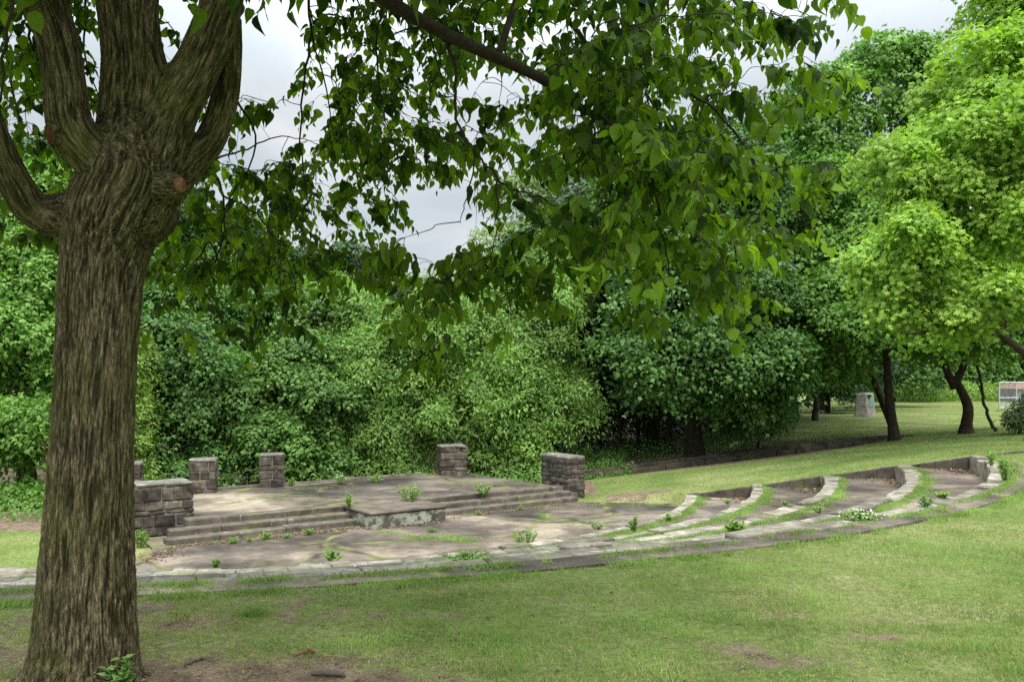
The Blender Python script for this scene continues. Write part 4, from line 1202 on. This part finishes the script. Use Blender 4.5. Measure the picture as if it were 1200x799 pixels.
# light green thicket behind the stage
tree('box_elder', 'light green box elder with arching sprays behind the stage, centre of the picture', gbase(560, 31), at(560, 420, 31), .2,
     [lobe(560, 410, 29.5, 170, 150), lobe(625, 400, 30, 130, 140), lobe(640, 480, 29, 110, 120), lobe(560, 490, 28.5, 130, 110), lobe(600, 540, 28.5, 120, 60), lobe(520, 440, 29, 80, 110), lobe(650, 330, 31, 90, 110), lobe(590, 350, 30.5, 100, 80)],
     2400, .5, 32, .15, OVAL, 'airy', droop=.55)
tree('box_elder', 'rounded light green box elder left of the centre thicket', gbase(450, 30), at(450, 440, 30), .16,
     [lobe(450, 430, 28.5, 130, 120), lobe(420, 380, 30, 120, 90), lobe(480, 480, 28, 110, 110), lobe(425, 500, 28, 90, 100), lobe(390, 350, 31, 100, 60), lobe(455, 540, 27.8, 120, 55), lobe(500, 380, 29.5, 80, 80)],
     1800, .48, 32, .14, OVAL, 'airy', droop=.55)
tree('shrub_tree', 'mid green rounded shrub tree behind the small back piers', gbase(330, 28), at(330, 480, 28), .12,
     [lobe(345, 440, 27.5, 110, 110), lobe(300, 470, 27, 90, 110), lobe(370, 490, 27, 90, 120), lobe(320, 530, 26.5, 110, 75), lobe(385, 545, 26.8, 70, 50), lobe(270, 520, 27, 60, 90), lobe(340, 380, 29, 100, 60)],
     1700, .45, 30, .13, MAPLE3, 'shrub')
tree('maple_tree', 'dark bluish green maple with shadowy hollows, just right of the big trunk', gbase(215, 27), at(215, 420, 27), .18,
     [lobe(225, 420, 26.5, 130, 110), lobe(205, 490, 26, 100, 110), lobe(250, 450, 26, 80, 90), lobe(190, 550, 25.5, 110, 50), lobe(250, 545, 26, 80, 60), lobe(240, 350, 28, 150, 90), lobe(160, 380, 27, 90, 90)],
     1700, .5, 28, .14, MAPLE3, 'maple_dark')
tree('shrub', 'narrow yellow green shrub showing beside the right edge of the big trunk', gbase(160, 24.3), gbase(160, 24.3) + [0, 0, 2], .05,
     [lobe(163, 430, 24.3, 38, 80), lobe(160, 500, 24.2, 50, 90), lobe(158, 560, 24, 60, 60)], 520, .32, 26, .11, OVAL, 'yellow_shrub', limbs=False)
tree('maple_tree', 'dark maple with drooping leaf layers at the far left behind the big trunk', gbase(30, 24.5), at(25, 350, 24.5), .2,
     [lobe(30, 380, 23, 120, 110), lobe(60, 320, 24, 120, 110), lobe(-10, 300, 24, 120, 120), lobe(35, 500, 22.5, 110, 60), lobe(10, 520, 23, 120, 70), lobe(80, 450, 24, 80, 100), lobe(-50, 420, 24, 120, 160), lobe(60, 240, 26, 160, 110), lobe(50, 585, 22.3, 110, 30)],
     1900, .48, 28, .14, MAPLE3, 'maple_mid')
tree('poplar', 'tall pale green feathery tree rising above the thicket behind the hanging twigs', gbase(640, 46), at(640, 300, 46), .25,
     [lobe(640, 260, 46, 120, 110), lobe(600, 310, 45, 110, 90), lobe(660, 215, 46, 80, 80), lobe(570, 330, 45, 90, 60), lobe(690, 290, 46, 80, 100), lobe(530, 370, 44, 120, 90), lobe(460, 350, 46, 100, 60)],
     1300, .62, 26, .2, OVAL, 'pale', fill=.15)
# understory trunks in the dark gap
G3 = 'slender trunks in the shade under the dark maple'
for (px, Y_, top, w_, lab) in ((700, 33, 330, .07, 'slender vine covered trunk at the left edge of the dark gap'), (724, 34, 380, .09, 'slender dark trunk left of the middle of the dark gap'),
                               (748, 35, 400, .08, 'thin dark trunk third from the left in the dark gap'), (768, 34, 400, .1, 'slightly thicker dark trunk in the middle of the dark gap'),
                               (786, 33, 400, .12, 'dark trunk just left of the stout maple trunk'), (836, 36, 400, .09, 'slender trunk just right of the stout maple trunk'), (955, 42, 380, .14, 'dark trunk left of the monument'), (930, 41, 400, .1, 'thin trunk at the edge of the far lawn')):
    b = gbase(px, Y_)
    r = empty('slender_tree', b, lab, 'tree', G3)
    k = RNG.normal(0, 6)
    pp = [b - [0, 0, .1], at(px + k * .4, 470, Y_), at(px + k, (470 + top) / 2, Y_), at(px + k * 1.8, top, Y_)]
    ps = [smooth_path(pp, [w_ * 1.3, w_, w_ * .8, w_ * .5], n=7, wob=.02)]
    for _ in range(4):
        t = random.uniform(.3, .9); q = ps[0][0][int(t * (len(ps[0][0]) - 1))]
        ps.append(smooth_path([q, q + [random.gauss(0, .5), random.gauss(0, .3), .5], q + [random.gauss(0, .9), random.gauss(0, .5), 1.1]], [w_ * .35, w_ * .2, .01], n=4))
    link('trunk', tube_mesh('trunk', ps, 7), M['dark_bark'], r)

# woods behind: one dark tree, copied
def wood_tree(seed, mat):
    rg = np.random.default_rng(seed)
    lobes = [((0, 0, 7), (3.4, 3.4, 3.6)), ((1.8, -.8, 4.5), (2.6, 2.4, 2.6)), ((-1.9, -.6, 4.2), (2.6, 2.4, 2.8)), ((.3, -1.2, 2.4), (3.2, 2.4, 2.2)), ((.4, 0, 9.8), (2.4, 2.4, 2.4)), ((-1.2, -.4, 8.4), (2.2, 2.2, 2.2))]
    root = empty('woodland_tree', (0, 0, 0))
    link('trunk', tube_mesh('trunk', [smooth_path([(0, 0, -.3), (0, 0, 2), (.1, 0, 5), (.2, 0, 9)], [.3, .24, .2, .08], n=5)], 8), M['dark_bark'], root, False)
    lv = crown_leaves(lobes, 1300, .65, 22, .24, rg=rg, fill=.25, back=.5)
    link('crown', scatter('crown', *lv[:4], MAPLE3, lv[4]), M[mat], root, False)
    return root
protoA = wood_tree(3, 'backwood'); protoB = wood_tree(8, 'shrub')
G4 = 'trees of the wood behind the clearing'
spots = [(-40, 33, 0.9, 0), (60, 36, 1.0, 0), (165, 37, .9, 0), (250, 38, .95, 0), (330, 40, .85, 0), (410, 42, .8, 0), (490, 40, .72, 0), (575, 42, .68, 0), (650, 39, .78, 0), (700, 37, 1.05, 0), (760, 40, 1.15, 0), (835, 43, 1.3, 0), (900, 46, 1.35, 0), (960, 55, 1.3, 0),
         (1010, 62, 1.2, 1), (1045, 75, 1.2, 0), (1085, 84, 1.15, 1), (1130, 86, 1.2, 1), (1170, 88, 1.15, 1), (1215, 86, 1.2, 1), (1065, 96, 1.5, 0), (1150, 98, 1.5, 0), (1235, 96, 1.4, 0), (970, 50, .6, 0)]
for i, (px, Y_, sc, kd) in enumerate(spots):
    src = (protoA, protoB)[kd]
    if (kd == 0 and i == 0) or (kd == 1 and not protoB.get('used')):
        o = src; o['used'] = 1; kids = []
    else:
        o = src.copy(); COL.objects.link(o)
        for ch in src.children:
            c = ch.copy(); COL.objects.link(c); c.parent = o
    b = gbase(px, Y_); o.location = [float(v) for v in b]; o.rotation_euler = (0, 0, random.uniform(-.5, .5)); o.scale = (sc, sc, sc * random.uniform(.95, 1.08))
    zone = 'behind the far left maple' if px < 100 else 'behind the dark bluish maple' if px < 280 else 'behind the shrub tree at the small piers' if px < 430 else 'behind the light green thicket' if px < 680 else \
           'in the shadow behind the dark drooping maple' if px < 850 else 'behind the tall mid green maple' if px < 1000 else 'closing the far side of the lawn'
    tag(o, 'dark dense woodland tree %s' % zone if kd == 0 else 'mid green woodland tree at the far edge of the lawn beyond the monument', 'tree', G4)
for o in (protoA, protoB):
    if 'used' in o: del o['used']
for o in COL.objects:
    if 'used' in o: del o['used']
# low undergrowth along the foot of the wood
uL = []
def under(n, fx, size, name, mat, label=None):
    P = np.array([fx() for _ in range(n)])
    me = scatter(name, P, RNG.normal(0, 1, (n, 3)) + [0, 0, -.3], RNG.normal(0, .5, (n, 3)) + [0, -.4, 1], RNG.uniform(.7, 1.3, n) * size, OVAL, RNG.random(n))
    tag(link(name, me, M[mat]), kind='stuff')
def f():
    c = random.choice([(random.uniform(-16, -8.3), random.uniform(19.5, 26), .5), (random.uniform(-8, 2), random.uniform(25.5, 28.5), .6), (random.uniform(0, 9), random.uniform(31, 36), .8), (random.uniform(1, 4), random.uniform(27.8, 31), .5)])
    hh = c[2] * (.5 + .6 * mnoise.noise((c[0] * .9, c[1] * .9, 0)) + .2)
    return [c[0], c[1], float(ground_z(c[0], c[1])) + max(.02, hh) * random.random()]
under(26000, f, .11, 'undergrowth', 'shrub')
def f():
    x = random.uniform(-26, 12); y = random.uniform(32, 46) if x < 5 else random.uniform(36, 50)
    return [x, y, float(ground_z(x, y)) + random.random() * (1.5 + mnoise.noise((x * .5, y * .5, 0)))]
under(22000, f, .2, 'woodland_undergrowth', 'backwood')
def f():
    px = random.uniform(985, 1230); y = random.uniform(74, 82)
    return [(px - 600) / F * y, y, float(ground_z((px - 600) / F * y, y)) + random.random() ** 1.3 * (1.6 + mnoise.noise((px * .05, 0, 0)))]
under(9000, f, .3, 'distant_undergrowth', 'yellow_shrub')
tree('rhododendron', 'rounded olive green rhododendron bush at the right edge beside the trunk', gbase(1195, 28.5), gbase(1195, 28.5) + [0, 0, .7], .04,
     [lobe(1197, 487, 28.5, 36, 34), lobe(1206, 478, 28.8, 36, 30), lobe(1190, 494, 28.2, 24, 22)], 330, .22, 26, .1, OVAL, 'rhodo', limbs=False, cat='bush')

# ------------------------------------------------------------------ monument
def monument():
    Yc = 45; w = Yc / F
    c = at(1013, 487, Yc); x0 = c[0]; z0 = float(ground_z(x0, Yc)) - .05
    zt = EYE - (460 - HZ) / F * Yc
    root = empty('stone_monument', (x0, Yc, z0), 'tapered grey granite monument with a green bronze plaque on the lawn between trunks', 'monument')
    h = zt - z0
    B = Blocks()
    # turned a quarter so that its broad left side shows in light
    A = [(-.64, .1), (.02, -.45), (.66, .15), (0, .75)]; T = [(-.47, .12), (-.05, -.28), (.46, .14), (0, .6)]
    A = [(-.63, -.15), (-.02, -.5), (.64, .0), (.1, .6)]; T = [(-.5, -.12), (-.05, -.36), (.5, .02), (.08, .42)]
    B.add([*[(x0 + a, Yc + b, z0) for a, b in A], *[(x0 + a, Yc + b, z0 + h + (.0 if i != 0 else -.06)) for i, (a, b) in enumerate(T)]], chip=.05)
    B.build('boulder', M['granite'], root)
    # bronze plaque on the right face
    a0, a1 = np.array([x0 - .02, Yc - .5, z0]), np.array([x0 + .64, Yc + 0, z0]); t0, t1 = np.array([x0 - .05, Yc - .36, z0 + h]), np.array([x0 + .5, Yc + .02, z0 + h])
    def fp(u, v): return (a0 * (1 - u) + a1 * u) * (1 - v) + (t0 * (1 - u) + t1 * u) * v
    n_ = nrm(np.cross(a1 - a0, t0 - a0)[None])[0] * .03
    q = [fp(.24, .42), fp(.7, .42), fp(.7, .8), fp(.24, .8)]
    P = Blocks(); P.add([q[0], q[1], q[1] - n_, q[0] - n_, q[3], q[2], q[2] - n_, q[3] - n_], chip=.01)
    P2 = Blocks(); P2.add([q[0] + n_, q[1] + n_, q[1] - n_, q[0] - n_, q[3] + n_, q[2] + n_, q[2] - n_, q[3] - n_], chip=.012); P2.build('plaque', M['bronze'], root)
M['granite'] = solid('granite', [(.3, (.17, .16, .15)), (.7, (.4, .37, .35))], 7, bump=.5, bdist=.03, layers=[(2, .5, .65, (.14, .13, .11), .6)])
M['bronze'] = solid('green_bronze', [(.3, (.08, .17, .15)), (.7, (.17, .3, .26))], 12, rough=.6, bump=.2)
monument()

# ------------------------------------------------------------------ chain link fence
def fence():
    m, nt, out = new_mat('galvanised_steel')
    p = N(nt, 'ShaderNodeBsdfPrincipled', Roughness=.45, Metallic=.6); p.inputs['Base Color'].default_value = (.55, .57, .6, 1)
    n = tex(nt, scale=9); nt.links.new(ramp(nt, n.outputs['Fac'], [(.3, (.42, .44, .47)), (.7, (.62, .64, .68))]), p.inputs['Base Color'])
    nt.links.new(p.outputs[0], out.inputs[0]); M['steel'] = m
    Yc = 55
    root = empty('chain_link_fence', gbase(1171, Yc), 'galvanised chain link fence panels at the far right edge of the lawn', 'fence')
    xs = [at(px, 0, Yc)[0] for px in (1171, 1191, 1228, 1266)]
    z0 = float(ground_z(xs[0], Yc)); z1 = EYE - (448 - HZ) / F * Yc; zm = EYE - (466 - HZ) / F * Yc
    for x in xs:
        link('post', tube_mesh('post', [(np.array([[x, Yc, z0 - .1], [x, Yc, (z0 + z1) / 2], [x, Yc, z1 + .04]]), np.array([.045, .045, .045]))], 10), m, root)
    for z in (z1, zm, z0 + .08):
        link('rail', tube_mesh('rail', [(np.array([[xs[0], Yc, z], [(xs[0] + xs[-1]) / 2, Yc, z], [xs[-1], Yc, z]]), np.array([.03, .03, .03]))], 8), m, root)
    W = []; s = .11; x0, x1 = xs[0], xs[-1]; H = z1 - z0
    for sg in (1, -1):
        u = x0 - H
        while u < x1 + H:
            # diagonal wire clipped to the panel
            a, b = (u, z0), (u + H, z1)
            if sg < 0: a, b = (u + H, z0), (u, z1)
            t0, t1 = 0.0, 1.0; dx = b[0] - a[0]
            ts = sorted([(x0 - a[0]) / dx, (x1 - a[0]) / dx]); t0, t1 = max(t0, ts[0]), min(t1, ts[1])
            if t1 > t0 + .01:
                f = lambda t: [a[0] + dx * t, Yc - .02 * sg, a[1] + (b[1] - a[1]) * t]
                W.append((np.array([f(t0), f((t0 + t1) / 2), f(t1)]), np.full(3, .005)))
            u += s
    link('wire_mesh', tube_mesh('wire_mesh', W, 3), m, root)
fence()
# small red roofed shelter far behind the fence
def shelter():
    Yc = 72; c = at(1196, HZ, Yc); z0 = float(ground_z(c[0], Yc))
    root = empty('park_shelter', (c[0], Yc, z0), 'small brown roofed park shelter far behind the chain link fence', 'shelter')
    B = Blocks()
    B.add(oriented_box([c[0] - .4, Yc, z0 - .1], [3.2, 0, 0], [0, 2.4, 0], [0, 0, 1.2]), chip=.02); B.build('wall', M['capstone'], root)
    B = Blocks(); e = .3
    z = z0 + 1.11
    B.add([(c[0] - .4 - e, Yc - e, z), (c[0] + 2.8 + e, Yc - e, z), (c[0] + 2.8 + e, Yc + 2.4 + e, z), (c[0] - .4 - e, Yc + 2.4 + e, z), (c[0] + .3, Yc + 1.1, z + .6), (c[0] + 2.1, Yc + 1.1, z + .6), (c[0] + 2.1, Yc + 1.3, z + .6), (c[0] + .3, Yc + 1.3, z + .6)], chip=.02)
    B.build('roof', M['roof'], root)
M['roof'] = solid('brown_roof', [(.3, (.14, .07, .05)), (.7, (.26, .15, .11))], 6)
shelter()

# ------------------------------------------------------------------ weeds
def weed(px, py, z, hpx, wpx, label, n_stem=9, leaf=.06, mat='weed', tmpl=OVAL, flowers=0, name='weed_plant', group='weeds growing out of the masonry'):
    c = on_plane(px, py, z) if isinstance(z, (int, float)) else np.array(z)
    Y_ = c[1]; H = hpx / F * Y_; W_ = wpx / F * Y_ / 2
    root = empty(name, c, label, 'weed', group)
    paths = []; P = []; T = []; Nn = []; S = []; FP = []
    for i in range(n_stem):
        an = random.uniform(0, 2 * PI); rr = random.random() ** .6
        base = c + [math.cos(an) * W_ * .35 * rr, math.sin(an) * W_ * .35 * rr, 0]
        h = H * random.uniform(.5, 1.0) * (1 - .35 * rr)
        top = c + np.array([math.cos(an) * W_ * rr, math.sin(an) * W_ * rr, h])
        mid = (base + top) / 2 + [0, 0, h * .12]
        pts, rad = smooth_path([base - [0, 0, .01], mid, top], [.005, .004, .002], n=5); paths.append((pts, rad))
        for k in range(1, len(pts)):
            for _ in range(3):
                d = RNG.normal(0, 1, 3); d[2] = abs(d[2]) * .3 + .1; P.append(pts[k] + RNG.normal(0, .008, 3)); T.append(d); Nn.append(RNG.normal(0, .4, 3) + [0, -.2, 1]); S.append(leaf * random.uniform(.6, 1.25))
        FP.append(top)
    link('stem', tube_mesh('stem', paths, 4), M['weed'], root)
    # stems have no rnd attribute; the leaf material reads zero there
    link('leaves', scatter('leaves', np.array(P), np.array(T), np.array(Nn), np.array(S), tmpl, RNG.random(len(P))), M[mat], root)
    if flowers:
        k = flowers; tp = np.array([FP[i % len(FP)] for i in range(k)]) + RNG.normal(0, .04, (k, 3)) * [1, 1, .5]
        link('blossom', scatter('blossom', tp, RNG.normal(0, 1, (k, 3)), RNG.normal(0, .3, (k, 3)) + [0, -.5, 1], RNG.uniform(.03, .05, k), OVAL, RNG.random(k)), M['white'], root)
    return root
weed(480, 587, ZS, 24, 38, 'widest leafy weed clump, in the middle of the stage paving', 22, .06)
weed(567, 579, ZS, 15, 26, 'low leafy weed on the right part of the stage near the top step', 16, .055)
weed(409, 594, ZS, 24, 16, 'upright weed at the left edge of the stage block', 8, .06)
weed(441, 565, ZS, 10, 20, 'small grey green weed on the back edge of the stage', 12, .05)
weed(341, 569, ZS, 11, 12, 'tiny weed right of the second small pier', 8, .05)
weed(399, 567, ZS, 16, 18, 'pale bushy weed at the back edge behind the left steps', 12, .05, flowers=30)
weed(617, 641, ZF + .1, 30, 32, 'tall many stemmed weed on the lower terrace edge in front of the steps', 20, .05)
weed(743, 622, ZT[1] - .03, 20, 16, 'bright upright weed between the first curved curbs', 9, .055)
weed(784, 610, ZT[1] - .03, 10, 16, 'small low weed on the second terrace', 9, .045)
weed(862, 625, ZT[3] - .03, 20, 26, 'round dark green weed against the upper curb', 16, .055)
weed(853, 590, ZT[1] - .03, 7, 10, 'tiny weed on the lowest terrace near its end wall', 6, .04)
weed(920, 591, ZT[2] - .03, 6, 9, 'tiny weed on the middle terrace', 6, .04)
weed(390, 656, ZT[0] - .03, 14, 26, 'bright green weed where the paving meets the near curbs', 14, .05)
weed(1010, 608, .02, 10, 50, 'spreading weed clump with small white flowers at the rim of the terraces', 26, .04, flowers=60)
weed(1133, 548, ZT[3] - .02, 14, 20, 'leafy weed in the corner under the topmost end wall', 14, .055)
weed(1178, 562, .06, 34, 26, 'tall yellowish weed outside the topmost curb', 20, .05)
weed(1162, 545, .06, 22, 10, 'upright weed on the end of the topmost curb', 7, .05)
weed(165, 640, ZF - .01, 24, 26, 'leafy weed at the foot of the broad left pier beside the trunk', 16, .055)
weed(272, 636, ZF, 9, 16, 'small weed at the foot of the left steps', 8, .045)
weed(312, 632, ZF, 13, 14, 'weed climbing the lowest left step', 8, .045)
weed(361, 627, ZF, 9, 14, 'small weed at the lowest left step nearest the block', 8, .045)
weed(668, 578, ZF + .1, 16, 8, 'weed growing against the right pier', 6, .05)
weed(1060, 604, ZT[3] - .03, 10, 20, 'low yellow green weed along the topmost curb', 12, .045)
weed(545, 656, ZT[3], 9, 70, 'long low mat of leafy weeds on the near curbs', 34, .035)
weed(253, 664, ZT[2], 9, 12, 'little weed on the near curbs right of the trunk', 6, .04)
for i_, (px, py, z, h_, w_2, lab) in enumerate(((292, 635, ZF, 6, 8, 'tiny seedling at the foot of the left steps, next to the taller step weed'), (338, 630, ZF, 5, 12, 'flat seedling between two weeds on the left steps'), (560, 603, ZF, 6, 10, 'seedling at the foot of the right steps near the block'),
        (610, 597, ZF, 5, 9, 'seedling in the middle of the foot of the right steps'), (505, 623, ZF, 7, 20, 'thin sprawling weed on the paving in front of the block corner'), (700, 620, ZT[0] - .03, 9, 18, 'grassy weed on the lowest curb left of the upright curb weed'),
        (960, 600, ZT[3] - .03, 8, 22, 'sprawling weed left of the white flowers on the terrace'), (1085, 592, .03, 12, 24, 'yellow green weed clump right of the white flowers'), (1105, 583, .03, 9, 16, 'smaller weed near the topmost curb bend'))):
    weed(px, py, z, h_, w_2, lab, 7 + i_ % 4, .03 + .008 * (i_ % 3), mat=('weed', 'clover', 'grass')[i_ % 3])
# tuft in the near lawn
c = on_plane(297, 722, 0.0)
n = 420; x = c[0] + RNG.normal(0, .055, n); y = c[1] + RNG.normal(0, .04, n)
o = blade_mesh('grass_tuft', x, y, np.full(n, .0), RNG.uniform(.05, .1, n), RNG.uniform(.003, .005, n), M['grass'], lean=.5)
tag(o, 'single dense green tuft in the worn near lawn right of the trunk', 'grass tuft')
# ivy sprouts at the foot of the trunk
v = weed(0, 0, on_plane(150, 806, 0.0) + np.array([0.03, -.12, 0]), 50, 50, 'small leafy vine sprouting at the right foot of the big trunk', 10, .05, mat='clover', tmpl=OVAL, name='vine', group=None)
# dead sticks and bark flakes
for (px, py, ang, L_, w_, lab, nm) in ((357, 765, .5, .13, .012, 'pale flake of bark lying on the bare soil', 'bark_flake'), (228, 775, 1.2, .16, .01, 'short dead stick on the soil near the trunk', 'stick'), (385, 790, -.2, .2, .018, 'dark exposed root piece at the bottom edge', 'root'), (300, 792, .7, .15, .006, 'thin pale twig on the soil', 'stick')):
    c = on_plane(px, py, .012)
    d = np.array([math.cos(ang), math.sin(ang), 0]) * L_ / 2
    me = tube_mesh(nm, [smooth_path([c - d, c + [0, 0, .01], c + d * .6 + [.01, .01, .003], c + d], [w_ * .6, w_, w_ * .8, w_ * .3], n=4, wob=.003)], 6)
    tag(link(nm, me, M['cut'] if 'flake' in nm else M['grey_bark']), lab, nm.replace('_', ' '))

# ------------------------------------------------------------------ world, sun, camera
world = bpy.data.worlds.new("World"); scene.world = world; world.use_nodes = True
nt = world.node_tree; nt.nodes.clear()
out = nt.nodes.new('ShaderNodeOutputWorld')
SUN_EL, SUN_AZ = 58, 165       # degrees; azimuth clockwise from +Y
sky = nt.nodes.new('ShaderNodeTexSky'); sky.sky_type = 'NISHITA'; sky.sun_disc = False
sky.sun_elevation = math.radians(SUN_EL); sky.sun_rotation = math.radians(SUN_AZ)
bg1 = nt.nodes.new('ShaderNodeBackground'); bg1.inputs['Strength'].default_value = .05
nt.links.new(sky.outputs[0], bg1.inputs[0])
tc = nt.nodes.new('ShaderNodeTexCoord')
sep = nt.nodes.new('ShaderNodeSeparateXYZ'); nt.links.new(tc.outputs['Generated'], sep.inputs[0])
den = mth(nt, 'ADD', mth(nt, 'MAXIMUM', sep.outputs['Z'], 0.0), .25)
cmb = nt.nodes.new('ShaderNodeCombineXYZ')
nt.links.new(mth(nt, 'DIVIDE', sep.outputs['X'], den), cmb.inputs[0]); nt.links.new(mth(nt, 'DIVIDE', sep.outputs['Y'], den), cmb.inputs[1])
cl = tex(nt, scale=1.1, detail=7, rough=.55, distort=.6, vec=cmb.outputs[0])
colr = ramp(nt, cl.outputs['Fac'], [(.34, (.44, .50, .55)), (.5, (.56, .605, .64)), (.62, (.7, .725, .74)), (.7, (.8, .81, .815))])
bg2 = nt.nodes.new('ShaderNodeBackground')
nt.links.new(colr, bg2.inputs[0])
mr = nt.nodes.new('ShaderNodeMapRange'); nt.links.new(sep.outputs['Z'], mr.inputs['Value'])
mr.inputs['From Min'].default_value = .3; mr.inputs['From Max'].default_value = .9; mr.inputs['To Min'].default_value = 1.3; mr.inputs['To Max'].default_value = 6.2
nt.links.new(mr.outputs[0], bg2.inputs['Strength'])
mx = nt.nodes.new('ShaderNodeMixShader'); mx.inputs[0].default_value = .92
nt.links.new(bg1.outputs[0], mx.inputs[1]); nt.links.new(bg2.outputs[0], mx.inputs[2]); nt.links.new(mx.outputs[0], out.inputs[0])

sl = bpy.data.lights.new('sun', 'SUN'); sl.energy = 3.6; sl.angle = math.radians(34); sl.color = (1, .96, .88)
so = bpy.data.objects.new('sun', sl); COL.objects.link(so)
az = math.radians(SUN_AZ); el = math.radians(SUN_EL)
sd = Vector((math.sin(az) * math.cos(el), math.cos(az) * math.cos(el), math.sin(el)))
so.rotation_euler = sd.to_track_quat('Z', 'Y').to_euler(); so.location = sd * 50

cam = bpy.data.cameras.new('camera'); co = bpy.data.objects.new('camera', cam); COL.objects.link(co)
co.location = (0, 0, EYE); co.rotation_euler = (math.radians(90), 0, 0)
cam.sensor_width = 36; cam.lens = F / 1200 * 36; cam.shift_y = (HZ - 399.5) / 1200; cam.clip_end = 2000; cam.clip_start = .05
scene.camera = co
scene.view_settings.view_transform = 'Standard'; scene.view_settings.look = 'None'; scene.view_settings.exposure = 0; scene.view_settings.gamma = 1
scene.cycles.max_bounces = 8; scene.cycles.diffuse_bounces = 4; scene.cycles.transmission_bounces = 4; scene.cycles.transparent_max_bounces = 4
scene.cycles.use_denoising = False; scene.cycles.denoising_prefilter = 'ACCURATE'
